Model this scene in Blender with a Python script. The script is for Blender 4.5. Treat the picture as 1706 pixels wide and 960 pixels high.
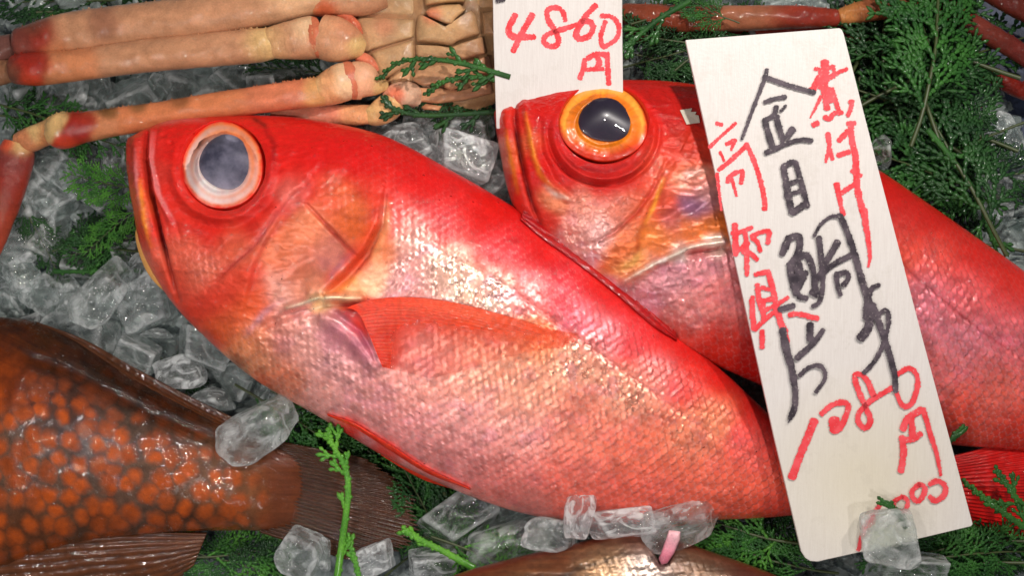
import bpy, math, random
import numpy as np

# ------------------------------------------------------------------ scene, camera, light
# 1 unit = 3 cm of the stall (scale_length says so); z points up out of the ice bed
for o in list(bpy.data.objects):
    bpy.data.objects.remove(o)
S = bpy.context.scene
COL = S.collection
S.unit_settings.scale_length = 0.03
H = 18.0
cam = bpy.data.cameras.new("camera")
cam.sensor_width = 36
cam.lens = 36 * H / 17.06
cam.clip_start = 0.1
cam.clip_end = 500
cam_o = bpy.data.objects.new("camera", cam)
cam_o.location = (0, 0, H)
COL.objects.link(cam_o)
S.camera = cam_o

W = bpy.data.worlds.new("World")
S.world = W
W.use_nodes = True
W.node_tree.nodes["Background"].inputs[0].default_value = (0.90, 0.92, 0.96, 1)
W.node_tree.nodes["Background"].inputs[1].default_value = 0.13


def lamp(name, loc, aim, size, energy, col, sy=None):
    l = bpy.data.lights.new(name, 'AREA')
    l.shape = 'RECTANGLE' if sy else 'DISK'
    l.size = size
    if sy:
        l.size_y = sy
    l.energy = energy
    l.color = col
    o = bpy.data.objects.new(name, l)
    o.location = loc
    from mathutils import Vector
    d = Vector(aim) - Vector(loc)
    o.rotation_euler = d.to_track_quat('-Z', 'Y').to_euler()
    COL.objects.link(o)
    return o


lamp("stall_lamp", (3.6, 9.5, 15), (-1, -0.8, 0), 0.7, 1650, (1.0, 0.95, 0.88))
lamp("stall_lamp", (10.5, 8.0, 13.0), (2, -1.5, 0), 0.7, 1050, (1.0, 0.95, 0.88))
lamp("stall_lamp", (-5.0, -1.0, 16), (-1, -2.0, 0), 0.5, 620, (1.0, 0.95, 0.90))
lamp("side_lamp", (-11.5, -3.5, 16.5), (-4, -2, 0), 0.5, 560, (1.0, 0.96, 0.92))
lamp("side_lamp", (9.5, -9.0, 16.5), (2, -2, 0), 0.45, 260, (1.0, 0.96, 0.92))
lamp("added_fill", (-2.5, -11, 17), (0, 0, 0), 7.0, 420, (1.0, 0.98, 0.96), 0.4)  # unseen soft fill, added to brighten the fish bellies

S.view_settings.view_transform = 'Standard'
S.view_settings.look = 'None'
S.view_settings.exposure = 0
S.view_settings.gamma = 1
S.cycles.max_bounces = 14
S.cycles.transmission_bounces = 12
S.cycles.transparent_max_bounces = 12
S.cycles.caustics_refractive = True
S.cycles.sample_clamp_indirect = 6
S.cycles.use_denoising = True

RNG = np.random.default_rng(7)
random.seed(7)


# ------------------------------------------------------------------ helpers
def P(px, py, z=0.0):
    k = (H - z) / H / 100.0
    return ((px - 853) * k, -(py - 480) * k, z)


def PA(px, py, z):
    k = (H - z) / H / 100.0
    return np.stack([(px - 853) * k, -(py - 480) * k, z + 0 * px], -1)


def proj(V):
    k = 100.0 * H / (H - V[..., 2])
    return V[..., 0] * k + 853, -V[..., 1] * k + 480


def lin(c):
    c = np.asarray(c, float) / 255.0
    return np.where(c <= 0.04045, c / 12.92, ((c + 0.055) / 1.055) ** 2.4)


def hsh(i, j, k=0):
    n = (i.astype(np.int64) * 374761393 + j.astype(np.int64) * 668265263 + k * 974634777) & 0x7fffffff
    n = ((n ^ (n >> 13)) * 1274126177) & 0x7fffffff
    n = n ^ (n >> 16)
    return (n & 0xffff) / 65535.0


def vnoise(x, y, s=0):
    i = np.floor(x); j = np.floor(y)
    fx = x - i; fy = y - j
    fx = fx * fx * (3 - 2 * fx); fy = fy * fy * (3 - 2 * fy)
    i = i.astype(np.int64); j = j.astype(np.int64)
    a = hsh(i, j, s); b = hsh(i + 1, j, s); c = hsh(i, j + 1, s); d = hsh(i + 1, j + 1, s)
    return (a * (1 - fx) + b * fx) * (1 - fy) + (c * (1 - fx) + d * fx) * fy


def fbm(x, y, s=0, o=4):
    r = 0; a = 0.5; t = 0
    for k in range(o):
        r = r + a * vnoise(x * 2 ** k, y * 2 ** k, s + k * 17); t += a; a *= 0.55
    return r / t


def sstep(a, b, x):
    t = np.clip((x - a) / (b - a), 0, 1)
    return t * t * (3 - 2 * t)


def dpoly(px, py, poly):
    """distance, side (+ = right of travel in picture) and 0..1 position along a polyline"""
    poly = np.asarray(poly, float)
    best = np.full(px.shape, 1e9); side = np.zeros(px.shape); tt = np.zeros(px.shape)
    L = np.r_[0, np.cumsum(np.hypot(*np.diff(poly, axis=0).T))]
    for k in range(len(poly) - 1):
        a, b = poly[k], poly[k + 1]
        d = b - a; l2 = d @ d
        t = np.clip(((px - a[0]) * d[0] + (py - a[1]) * d[1]) / l2, 0, 1)
        qx = px - a[0] - t * d[0]; qy = py - a[1] - t * d[1]
        dd = np.hypot(qx, qy)
        m = dd < best
        best = np.where(m, dd, best)
        side = np.where(m, np.sign(d[0] * qy - d[1] * qx), side)
        tt = np.where(m, (L[k] + t * (L[k + 1] - L[k])) / L[-1], tt)
    return best, side, tt


def groove(px, py, poly, w, depth):
    d, s, t = dpoly(px, py, poly)
    return -depth * np.exp(-(d / w) ** 2) * (0.35 + 0.65 * np.sin(np.pi * np.clip(t, 0.03, 0.97)) ** 0.5)


def step(px, py, poly, w, h, R):
    d, s, t = dpoly(px, py, poly)
    return h * 0.5 * (1 + np.tanh(d * s / w)) * np.exp(-(d / R) ** 2) * np.sin(np.pi * np.clip(t, 0.02, 0.98)) ** 0.4


def rbf(px, py, pts, n):
    """smooth blend of scattered local colours; pts rows: x, y, (srgb), extras..., optional radius"""
    num = np.zeros(px.shape + (n,)); den = np.zeros(px.shape)
    for p in pts:
        x, y, c = p[0], p[1], lin(p[2])
        ex = list(p[3:3 + n - 3]); sg = p[3 + n - 3] if len(p) > n else 34
        w = np.exp(-((px - x) ** 2 + (py - y) ** 2) / (2 * sg * sg)) * (34 / sg) + 1e-5 / (1 + ((px - x) ** 2 + (py - y) ** 2) / 4e3) ** 2
        num += w[..., None] * np.array(list(c) + ex); den += w
    return num / den[..., None]


def spl(pts, n):
    """Catmull-Rom through pts (any dim), n samples"""
    p = np.asarray(pts, float)
    p = np.vstack([2 * p[0] - p[1], p, 2 * p[-1] - p[-2]])
    m = len(p) - 3
    u = np.linspace(0, m - 1e-9, n)
    k = u.astype(int); t = (u - k)[:, None]
    a, b, c, d = p[k], p[k + 1], p[k + 2], p[k + 3]
    return 0.5 * (2 * b + (c - a) * t + (2 * a - 5 * b + 4 * c - d) * t ** 2 + (3 * b - a - 3 * c + d) * t ** 3)


def tag(o, label=None, cat=None, group=None, kind=None):
    if label: o["label"] = label
    if cat: o["category"] = cat
    if group: o["group"] = group
    if kind: o["kind"] = kind
    return o


def mesh(name, V, F, mat, parent=None, col=None, msk=None, smooth=True, link=True):
    V = np.asarray(V, np.float32).reshape(-1, 3)
    me = bpy.data.meshes.new(name)
    if isinstance(F, np.ndarray):
        k = F.shape[1]
        me.vertices.add(len(V)); me.vertices.foreach_set("co", V.ravel())
        me.loops.add(F.size); me.loops.foreach_set("vertex_index", F.astype(np.int32).ravel())
        me.polygons.add(len(F)); me.polygons.foreach_set("loop_start", np.arange(0, F.size, k, dtype=np.int32))
    else:
        me.from_pydata(V.tolist(), [], [list(map(int, f)) for f in F])
    me.polygons.foreach_set("use_smooth", np.full(len(me.polygons), smooth))
    for nm, a in (("Col", col), ("Mask", msk)):
        if a is not None:
            at = me.color_attributes.new(nm, 'FLOAT_COLOR', 'POINT')
            q = np.ones((len(V), 4), np.float32); q[:, :3] = np.asarray(a).reshape(-1, 3)
            at.data.foreach_set("color", q.ravel())
    me.update(calc_edges=True)
    me.validate()
    if mat: me.materials.append(mat)
    o = bpy.data.objects.new(name, me)
    if link: COL.objects.link(o)
    if parent: o.parent = parent
    return o


def empty(name, loc=(0, 0, 0)):
    o = bpy.data.objects.new(name, None)
    o.location = loc
    o.empty_display_size = 0.2
    COL.objects.link(o)
    return o


def thing(name, label, cat, loc=(0, 0, 0), group=None):
    return tag(empty(name, loc), label, cat, group)


def sub(V, loc):
    return np.asarray(V) - np.asarray(loc, float)


def gridF(nr, nc, wrap=False):
    i = np.arange(nr - 1)[:, None]; j = np.arange(nc if wrap else nc - 1)[None]
    j2 = (j + 1) % nc
    return np.stack([i * nc + j, i * nc + j2, (i + 1) * nc + j2, (i + 1) * nc + j], -1).reshape(-1, 4)


# ------------------------------------------------------------------ materials
class NT:
    def __init__(self, name):
        self.m = bpy.data.materials.new(name); self.m.use_nodes = True
        self.t = self.m.node_tree; self.t.nodes.clear()
        self.out = self.n('ShaderNodeOutputMaterial')

    def n(self, ty, **kw):
        x = self.t.nodes.new(ty)
        for k, v in kw.items():
            if k.startswith('_'):
                setattr(x, k[1:], v)
        for k, v in kw.items():
            if k.startswith('_'): continue
            key = k.replace('__', ' ')
            s = x.inputs[int(key[1:])] if key[0] == 'i' and key[1:].isdigit() else x.inputs[key]
            if isinstance(v, bpy.types.NodeSocket): self.t.links.new(v, s)
            else: s.default_value = v
        return x

    def attr(self, name):
        return self.n('ShaderNodeAttribute', _attribute_name=name).outputs['Color']

    def coord(self, which='Object'):
        return self.n('ShaderNodeTexCoord').outputs[which]

    def noise(self, scale, detail=3, rough=0.55, vec=None, dist=0.0):
        return self.n('ShaderNodeTexNoise', Vector=vec or self.coord(), Scale=scale, Detail=detail, Roughness=rough, Distortion=dist).outputs[0]

    def vor(self, scale, vec=None, feat='F1', out=0, rnd=1.0):
        return self.n('ShaderNodeTexVoronoi', _feature=feat, Vector=vec or self.coord(), Scale=scale, Randomness=rnd).outputs[out]

    def ramp(self, fac, stops):
        r = self.n('ShaderNodeValToRGB', Fac=fac)
        e = r.color_ramp.elements
        while len(e) < len(stops): e.new(0.5)
        for q, (p, c) in zip(e, stops):
            q.position = p; q.color = (c, c, c, 1) if np.isscalar(c) else (*c, 1)
        return r.outputs[0]

    def mix(self, f, a, b, mode='MIX'):
        x = self.n('ShaderNodeMixRGB', _blend_type=mode)
        for s, v in zip(x.inputs, (f, a, b)):
            if isinstance(v, bpy.types.NodeSocket): self.t.links.new(v, s)
            elif np.isscalar(v): s.default_value = v if s.name == 'Fac' else (v, v, v, 1)
            else: s.default_value = (*v, 1)
        return x.outputs[0]

    def math(self, op, a, b=0.0):
        x = self.n('ShaderNodeMath', _operation=op, i0=a, i1=b)
        return x.outputs[0]

    def bump(self, h, strength=0.3, dist=0.02, normal=None):
        k = dict(Height=h, Strength=strength, Distance=dist)
        if normal: k['Normal'] = normal
        return self.n('ShaderNodeBump', **k).outputs[0]

    def pbr(self, **kw):
        p = self.n('ShaderNodeBsdfPrincipled', **kw)
        return p.outputs[0]

    def done(self, sh):
        self.t.links.new(sh, self.out.inputs[0])
        return self.m


def skin_mat(name, coat=0.7, cs=26, cstr=0.35, fine=60, sss=0.05, drop=0.25, crough=0.04, big=1.2):
    t = NT(name)
    c = t.attr('Col')
    mk = t.n('ShaderNodeSeparateColor', Color=t.attr('Mask')).outputs
    n1 = t.noise(fine, 4, 0.65)
    n2 = t.noise(11, 5, 0.6, dist=0.6)
    c2 = t.mix(0.22, c, t.mix(1.0, c, t.ramp(n1, [(0.3, 0.45), (0.7, 1.5)]), 'MULTIPLY'))
    c2 = t.mix(0.28, c2, t.mix(1.0, c2, t.ramp(n2, [(0.3, 0.7), (0.7, 1.25)]), 'MULTIPLY'))
    wet = t.noise(cs, 4, 0.6, dist=0.4)
    wet2 = t.noise(cs * 0.16, 2, 0.5, dist=1.0)
    b0 = t.bump(n1, 0.25, 0.012)
    dr = t.math('MULTIPLY', t.ramp(t.vor(7.5), [(0.0, 1.0), (0.26, 0.0)]), t.ramp(t.noise(1.6, 3), [(0.42, 0.0), (0.55, 1.0)]))
    dr2 = t.ramp(t.vor(17), [(0.0, 1.0), (0.30, 0.0)])
    cb = t.bump(wet2, cstr * big, 0.14, t.bump(wet, cstr, 0.04, t.bump(dr2, drop, 0.03, t.bump(dr, drop * 1.2, 0.06))))
    return t.done(t.pbr(Base__Color=c2, Metallic=mk[0], Roughness=mk[2], Normal=b0, Specular__IOR__Level=t.math('ADD', 0.07, t.math('MULTIPLY', mk[0], 1.3)),
                        Subsurface__Weight=sss, Subsurface__Radius=(0.35, 0.08, 0.05), Subsurface__Scale=0.25,
                        Coat__Weight=coat, Coat__Roughness=crough, Coat__IOR=1.36, Coat__Normal=cb))


def ice_mat(name, frost, tint=(0.94, 0.985, 0.97), bs=5, clear=0.5):
    t = NT(name)
    n = t.noise(1.5, 4, 0.5, dist=1.2)
    n2 = t.noise(bs, 2, 0.5)
    bub = t.math('MULTIPLY', t.ramp(t.vor(18), [(0.0, 1.0), (0.14, 0.0)]), t.ramp(t.noise(2.2, 2), [(0.5, 0.0), (0.6, 1.0)]))
    geo = t.n('ShaderNodeNewGeometry').outputs['Pointiness']
    edge = t.ramp(geo, [(0.505, 0.0), (0.60, 1.0)])
    nb = t.bump(t.ramp(t.vor(11), [(0.0, 1.0), (0.28, 0.0)]), 0.6, 0.05, t.bump(n2, 0.30, 0.12))
    f = t.math('ADD', t.ramp(n, [(0.46, frost * 0.2), (0.66, frost * 2.0)]),
               t.math('ADD', t.math('MULTIPLY', bub, 0.35), t.math('MULTIPLY', edge, 0.65)))
    f = t.math('MINIMUM', f, 0.85)
    g = t.pbr(Base__Color=(*tint, 1), Roughness=t.ramp(n, [(0.35, 0.02), (0.7, 0.16)]), IOR=1.31, Transmission__Weight=1.0, Normal=nb)
    tp = t.n('ShaderNodeBsdfTransparent', Color=(*tint, 1)).outputs[0]
    gl = t.n('ShaderNodeBsdfGlossy', Roughness=0.04, Normal=nb, Color=(1, 1, 1, 1)).outputs[0]
    tp = t.n('ShaderNodeMixShader', i0=0.10, i1=tp, i2=gl).outputs[0]
    g = t.n('ShaderNodeMixShader', i0=clear, i1=g, i2=tp).outputs[0]
    d = t.pbr(Base__Color=(0.93, 0.95, 0.96, 1), Roughness=0.25, Normal=nb)
    tr = t.n('ShaderNodeBsdfTranslucent', Color=(0.95, 0.97, 0.98, 1), Normal=nb).outputs[0]
    d2 = t.n('ShaderNodeMixShader', i0=0.5, i1=d, i2=tr).outputs[0]
    return t.done(t.n('ShaderNodeMixShader', i0=f, i1=g, i2=d2).outputs[0])


M = {}
M['red_skin'] = skin_mat('red_fish_skin', 0.9, 20, 0.22, drop=1.0, crough=0.035)
M['grouper'] = skin_mat('brown_fish_skin', 1.0, 5, 0.55, 40, 0.02, drop=0.5, crough=0.02, big=1.8)
M['crab'] = skin_mat('crab_shell', 0.95, 16, 0.25, 34, 0.10, drop=0.8)
M['bronze'] = skin_mat('bronze_fish_skin', 0.8, 14, 0.3, 50, 0.03)
M['ice_clear'] = ice_mat('clear_ice', 0.20)
M['ice_frost'] = ice_mat('frosted_ice', 0.45, (0.98, 0.98, 0.99), clear=0.45)


def fin_mat(name, a, b, alpha=0.8, rough=0.3, coat=0.6, drop=0.4):
    t = NT(name)
    u = t.attr('Mask')
    mk = t.n('ShaderNodeSeparateColor', Color=u).outputs
    c = t.mix(1.0, t.mix(mk[0], a, b), t.ramp(t.noise(14, 3), [(0.3, 0.82), (0.7, 1.12)]), 'MULTIPLY')
    nb = t.bump(t.noise(9, 3, 0.5), 0.35, 0.05, t.bump(t.ramp(t.vor(17), [(0.0, 1.0), (0.3, 0.0)]), drop, 0.03))
    p = t.pbr(Base__Color=c, Roughness=rough, Specular__IOR__Level=0.2, Coat__Weight=coat, Coat__Roughness=0.06, Coat__Normal=nb,
              Alpha=t.math('MULTIPLY', mk[1], alpha))
    tr = t.n('ShaderNodeBsdfTranslucent', Color=c).outputs[0]
    return t.done(t.n('ShaderNodeMixShader', i0=0.12, i1=p, i2=tr).outputs[0])


M['red_fin'] = fin_mat('red_fin_membrane', lin((226, 40, 24)), lin((236, 92, 52)), 1.0)
M['pectoral'] = fin_mat('pectoral_membrane', lin((240, 52, 24)), lin((246, 110, 60)), 1.0, drop=0)
M['dark_fin'] = fin_mat('dark_red_fin', lin((160, 8, 12)), lin((206, 30, 26)), 1.0, 0.28)
M['deep_fin'] = fin_mat('deep_red_fin', lin((190, 16, 16)), lin((222, 40, 32)), 1.0, 0.28)
M['brown_dark'] = fin_mat('dark_brown_fin', lin((62, 34, 16)), lin((112, 58, 24)), 1.0, 0.3, 0.9)
M['brown_fin'] = fin_mat('brown_fin', lin((60, 34, 18)), lin((124, 68, 34)), 1.0, 0.3, 1.0)


def leaf_mat(name, c0, c1):
    t = NT(name)
    c = t.mix(t.ramp(t.noise(2.2, 3), [(0.35, 0.0), (0.68, 1.0)]), c0, c1)
    c = t.mix(1.0, c, t.ramp(t.noise(40, 2), [(0.3, 0.7), (0.7, 1.3)]), 'MULTIPLY')
    p = t.pbr(Base__Color=c, Roughness=0.45, Specular__IOR__Level=0.25, Coat__Weight=0.35, Coat__Roughness=0.08, Normal=t.bump(t.noise(60, 3), 0.5, 0.02))
    tr = t.n('ShaderNodeBsdfTranslucent', Color=c).outputs[0]
    return t.done(t.n('ShaderNodeMixShader', i0=0.15, i1=p, i2=tr).outputs[0])


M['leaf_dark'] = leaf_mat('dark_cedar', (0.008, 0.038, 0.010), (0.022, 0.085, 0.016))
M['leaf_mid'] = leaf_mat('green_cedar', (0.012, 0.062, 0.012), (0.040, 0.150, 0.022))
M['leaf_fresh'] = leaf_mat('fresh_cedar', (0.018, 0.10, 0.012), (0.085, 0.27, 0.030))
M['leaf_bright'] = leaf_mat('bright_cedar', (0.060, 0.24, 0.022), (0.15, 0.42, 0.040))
t = NT('cedar_twig')
M['twig'] = t.done(t.pbr(Base__Color=t.mix(t.noise(6), (0.035, 0.030, 0.012), (0.05, 0.085, 0.02)), Roughness=0.45))

# ------------------------------------------------------------------ the bed
t = NT('blue_tray')
M['tray'] = t.done(t.pbr(Base__Color=t.mix(t.noise(0.8, 4), (0.020, 0.028, 0.060), (0.040, 0.055, 0.110)), Roughness=0.5,
                         Normal=t.bump(t.noise(12, 4), 0.3, 0.03)))
mesh('tray', [(-16, -11, -1.0), (18, -11, -1.0), (18, 12, -1.0), (-16, 12, -1.0)], [(0, 1, 2, 3)], M['tray'])['kind'] = 'structure'

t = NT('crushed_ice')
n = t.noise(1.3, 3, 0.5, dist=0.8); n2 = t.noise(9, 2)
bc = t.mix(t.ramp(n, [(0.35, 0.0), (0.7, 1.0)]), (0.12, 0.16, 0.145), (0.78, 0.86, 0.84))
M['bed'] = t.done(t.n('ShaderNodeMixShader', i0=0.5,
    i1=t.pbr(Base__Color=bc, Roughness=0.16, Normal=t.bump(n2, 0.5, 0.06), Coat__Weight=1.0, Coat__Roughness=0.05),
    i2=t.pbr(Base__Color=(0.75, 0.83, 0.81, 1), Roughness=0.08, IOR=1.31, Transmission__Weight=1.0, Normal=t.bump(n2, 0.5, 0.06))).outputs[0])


def worley(x, y, s, seed=0):
    """per cell random tilted facets: height"""
    X = x / s; Y = y / s
    i0 = np.floor(X).astype(int); j0 = np.floor(Y).astype(int)
    best = np.full(X.shape, 1e9); h = np.zeros(X.shape); sec = np.full(X.shape, 1e9)
    for a in (-1, 0, 1):
        for b in (-1, 0, 1):
            i = i0 + a; j = j0 + b
            cx = i + hsh(i, j, seed); cy = j + hsh(i, j, seed + 1)
            d = np.hypot(X - cx, Y - cy)
            hh = hsh(i, j, seed + 2) * 0.6 + (X - cx) * (hsh(i, j, seed + 3) - 0.5) * 1.3 + (Y - cy) * (hsh(i, j, seed + 4) - 0.5) * 1.3
            m = d < best
            sec = np.where(m, best, np.minimum(sec, d))
            h = np.where(m, hh, h); best = np.where(m, d, best)
    e = sec - best
    return h + 0.5 * sstep(0, 0.25, e)


xs = np.linspace(-560, 2280, 900); ys = np.linspace(-460, 1460, 600)
gx, gy = np.meshgrid(xs, ys)
hz = -0.62 + 0.30 * worley(gx, gy, 62, 3) + 0.14 * worley(gx, gy, 25, 9) + 0.25 * (fbm(gx / 260, gy / 260, 5) - 0.5)
# the ice gives out over the blue tray towards the upper right corner
hz -= 0.9 * sstep(1400, 1640, gx - 0.9 * gy) * sstep(1300, 1500, gx) * sstep(500, 300, gy)
V = np.stack([(gx - 853) / 98.0, -(gy - 480) / 98.0, hz], -1)
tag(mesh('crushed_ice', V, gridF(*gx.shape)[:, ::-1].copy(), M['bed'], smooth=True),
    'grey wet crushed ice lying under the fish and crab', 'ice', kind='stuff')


# ------------------------------------------------------------------ fish
def scales(a, b, sa, sb, seed):
    """overlapping fish scales: height, random id, centre-ness.  a grows towards the tail"""
    u = a / sa; v = b / sb
    j0 = np.round(v).astype(int)
    H_ = np.zeros(u.shape); ID = np.zeros(u.shape); CE = np.zeros(u.shape); best = np.full(u.shape, -1e9)
    tx = np.zeros(u.shape)
    for dj in (-1, 0, 1):
        j = j0 + dj
        off = 0.5 * (j & 1)
        i0 = np.floor(u - off).astype(int)
        for di in (-1, 0, 1):
            i = i0 + di
            fu = u - (i + off + 0.5); fv = (v - j)
            r = np.sqrt((fu / 0.98) ** 2 + (fv / 1.05) ** 2)
            ok = r < 0.92
            pr = -(i + off)          # scales nearer the head lie on top
            m = ok & (pr > best)
            r1 = hsh(i, j, seed); r2 = hsh(i, j, seed + 1); r3 = hsh(i, j, seed + 2)
            hh = 0.60 * fu + (r1 - 0.5) * 0.50 * fu + (r2 - 0.5) * 0.60 * fv - 0.35 * (fv * fv)
            H_ = np.where(m, hh, H_); ID = np.where(m, r3, ID); CE = np.where(m, 1 - r, CE)
            tx = np.where(m, fu, tx)
            best = np.where(m, pr, best)
    return H_, ID, CE, tx


def loft(stations, thick, z0, NS, NV, prof=(2.3, 0.58), under=0.7, sweep=0.0):
    """closed fish-like body from pairs of back/belly picture points laid at height z0"""
    st = spl(np.array([[*a, *b] for a, b in stations], float), NS)
    th = np.interp(np.linspace(0, 1, NS), *np.array(thick, float).T)
    k = np.linspace(0, 1, NV)
    v = 0.55 * (2 * k - 1) + 0.45 * (-np.cos(np.pi * k))
    nu = 20
    vb = np.cos(np.pi * np.arange(1, nu) / nu)
    vv = np.r_[v, vb]
    up = np.r_[np.ones(NV), -np.ones(nu - 1) * under]
    f = (1 - np.abs(vv) ** prof[0]).clip(0) ** prof[1] * up
    w = (vv + 1) / 2
    PX = st[:, None, 0] * (1 - w) + st[:, None, 2] * w
    PY = st[:, None, 1] * (1 - w) + st[:, None, 3] * w
    kz = (H - z0) / H / 100
    X = (PX - 853) * kz; Y = -(PY - 480) * kz
    Z = z0 + th[:, None] * f[None]
    V = np.stack([X, Y, Z], -1)
    hh = 0.5 * np.hypot(st[:, 0] - st[:, 2], st[:, 1] - st[:, 3])
    mid = 0.5 * (st[:, :2] + st[:, 2:])
    arc = np.r_[0, np.cumsum(np.hypot(*np.diff(mid, axis=0).T))]
    A = np.broadcast_to(arc[:, None], X.shape); B = vv[None] * hh[:, None]
    F = gridF(NS, len(vv), True)
    fade = np.broadcast_to((np.abs(f) ** 0.8 * (up > 0))[None], X.shape)
    return dict(V=V, F=F, A=A, B=B, v=np.broadcast_to(vv[None], X.shape), fade=fade, NV=NV, n=len(vv), NS=NS)


def close_caps(g):
    n, NS = g['n'], g['NS']
    return [tuple(range(n))[::-1], tuple(range((NS - 1) * n, NS * n))]


class Surf:
    """height lookup of a finished surface by picture position"""
    def __init__(s, V, cell=5):
        x, y = proj(V.reshape(-1, 3)); z = V.reshape(-1, 3)[:, 2]
        s.c = cell; s.x0 = x.min(); s.y0 = y.min()
        nx = int((x.max() - s.x0) / cell) + 2; ny = int((y.max() - s.y0) / cell) + 2
        s.g = np.full((ny, nx), -9.0)
        np.maximum.at(s.g, (((y - s.y0) / cell).astype(int), ((x - s.x0) / cell).astype(int)), z)
        for _ in range(3):
            m = s.g < -8
            q = np.pad(s.g, 1, mode='edge')
            mx = np.maximum.reduce([q[1:-1, :-2], q[1:-1, 2:], q[:-2, 1:-1], q[2:, 1:-1]])
            s.g = np.where(m, mx, s.g)

    def __call__(s, px, py, default=0.0):
        px = np.asarray(px, float); py = np.asarray(py, float)
        fx = (px - s.x0) / s.c - 0.5; fy = (py - s.y0) / s.c - 0.5
        i = np.clip(fy.astype(int), 0, s.g.shape[0] - 2); j = np.clip(fx.astype(int), 0, s.g.shape[1] - 2)
        a = np.clip(fy - i, 0, 1); b = np.clip(fx - j, 0, 1)
        z = (s.g[i, j] * (1 - a) * (1 - b) + s.g[i + 1, j] * a * (1 - b) + s.g[i, j + 1] * (1 - a) * b + s.g[i + 1, j + 1] * a * b)
        return np.where((z < -2) | (fx < 0) | (fy < 0) | (fx > s.g.shape[1] - 1) | (fy > s.g.shape[0] - 1), default, z)


def add_body(name, g, mat, parent, col, msk):
    V = g['V'].reshape(-1, 3)
    F = g['F']
    o = mesh(name, V, F, mat, parent, col, msk)
    # end caps
    import bmesh
    bm = bmesh.new(); bm.from_mesh(o.data); bm.verts.ensure_lookup_table()
    for c in close_caps(g):
        try: bm.faces.new([bm.verts[i] for i in c])
        except ValueError: pass
    bmesh.ops.recalc_face_normals(bm, faces=bm.faces)
    bm.to_mesh(o.data); bm.free()
    return o


def eye(parent, cx, cy, rx, ry, rot, z, pup, iris_fn, pupil_col, bulge=0.16, sink=0.10, lo=0.8):
    """round fish eye: iris with a raised rim, and a glassy pupil"""
    e = empty('eye', (0, 0, 0)); e.parent = parent
    nr, na = 60, 160
    a = np.linspace(0, 2 * np.pi, na, endpoint=False)[None]
    c, s = math.cos(rot), math.sin(rot)
    def at(r, dx=0, dy=0):
        wb = 1 + 0.018 * np.sin(2 * a + 0.7) + 0.014 * np.sin(3 * a + cx) + 0.008 * np.sin(5 * a)
        ex = r * wb * rx * np.cos(a) + dx; ey = r * wb * ry * np.sin(a) + dy
        return cx + ex * c - ey * s, cy + ex * s + ey * c
    qx, qy = at(1.17)
    ez = np.clip(z(qx, qy)[0] - sink, lo, None)
    f = np.fft.rfft(ez); f[4:] = 0; ez = np.fft.irfft(f, na)[None]      # soft rim that follows the cheek
    cz = ez.mean() + bulge
    r = np.linspace(0.0, 1.06, nr)[:, None]
    px, py = at(r)
    w = np.clip(r, 0, 1) ** 2.2
    h = ez * w + cz * (1 - w) + 0.018 * np.exp(-((r - 0.86) / 0.10) ** 2) - 2.2 * np.clip(r - 0.97, 0, 1)
    h = h - 0.05 * sstep(pup + 0.05, pup - 0.05, r) + 0.05 * (fbm(np.cos(a) * r * 2.2 + 5, np.sin(a) * r * 2.2 + 5, 8) - 0.5)
    h = h + 0.010 * (fbm(a * 12 + 0 * r, r * 3 + 0 * a, 3) - 0.5) * sstep(0.6, 0.8, r)
    V = PA(px + 0 * r, py + 0 * r, h)
    colr = iris_fn(r + 0 * a, a + 0 * r)
    mk = np.zeros(colr.shape); mk[..., 0] = 0.04; mk[..., 2] = 0.3
    mesh('iris', V, gridF(nr, na, True), M['eye'], e, colr, mk)
    r = np.linspace(0.0, pup, 24)[:, None]
    q = r / pup
    wob = 1 + 0.03 * np.sin(2 * a + 1) + 0.02 * np.sin(3 * a)
    px, py = at(r * wob, 4, -6)
    w = np.clip(r, 0, 1) ** 2.2
    hp = ez * w + cz * (1 - w) - 0.035 + 0.045 * (1 - q ** 2) ** 0.6
    mesh('pupil', PA(px + 0 * r, py + 0 * r, hp), gridF(24, na, True), pupil_col, e)
    r = np.linspace(0.0, 0.96, 40)[:, None]
    px, py = at(r)
    w = np.clip(r / 0.96, 0, 1) ** 2.0
    hc = (ez + 0.02) * w + (cz + 0.07) * (1 - w)
    mesh('cornea', PA(px + 0 * r, py + 0 * r, hc), gridF(40, na, True), M['cornea'], e)
    return e


t = NT('cornea')
fr = t.n('ShaderNodeFresnel', IOR=1.38).outputs[0]
gl = t.n('ShaderNodeBsdfGlossy', Roughness=0.02, Color=(1, 1, 1, 1), Normal=t.bump(t.noise(5, 3), 0.10, 0.05)).outputs[0]
M['cornea'] = t.done(t.n('ShaderNodeMixShader', i0=fr, i1=t.n('ShaderNodeBsdfTransparent', Color=(0.97, 0.96, 0.97, 1)).outputs[0], i2=gl).outputs[0])
t = NT('eye_iris')
mk = t.n('ShaderNodeSeparateColor', Color=t.attr('Mask')).outputs
M['eye'] = t.done(t.pbr(Base__Color=t.attr('Col'), Metallic=mk[0], Roughness=0.35, Coat__Weight=0.4, Coat__Roughness=0.06,
                        Coat__Normal=t.bump(t.noise(10, 3), 0.15, 0.05), Subsurface__Weight=0.1, Subsurface__Radius=(0.2, 0.1, 0.05), Subsurface__Scale=0.2))
t = NT('cloudy_pupil')
M['pupil_cloudy'] = t.done(t.pbr(Base__Color=t.mix(t.ramp(t.noise(2.2, 4, 0.6), [(0.35, 0), (0.66, 1)]), (0.05, 0.05, 0.085), (0.24, 0.23, 0.31)),
                                 Roughness=0.4, Coat__Weight=0.2))
t = NT('dark_pupil')
M['pupil_dark'] = t.done(t.pbr(Base__Color=t.mix(t.noise(3.0, 3), (0.010, 0.008, 0.018), (0.035, 0.025, 0.05)),
                               Roughness=0.3, Coat__Weight=0.2))


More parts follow.
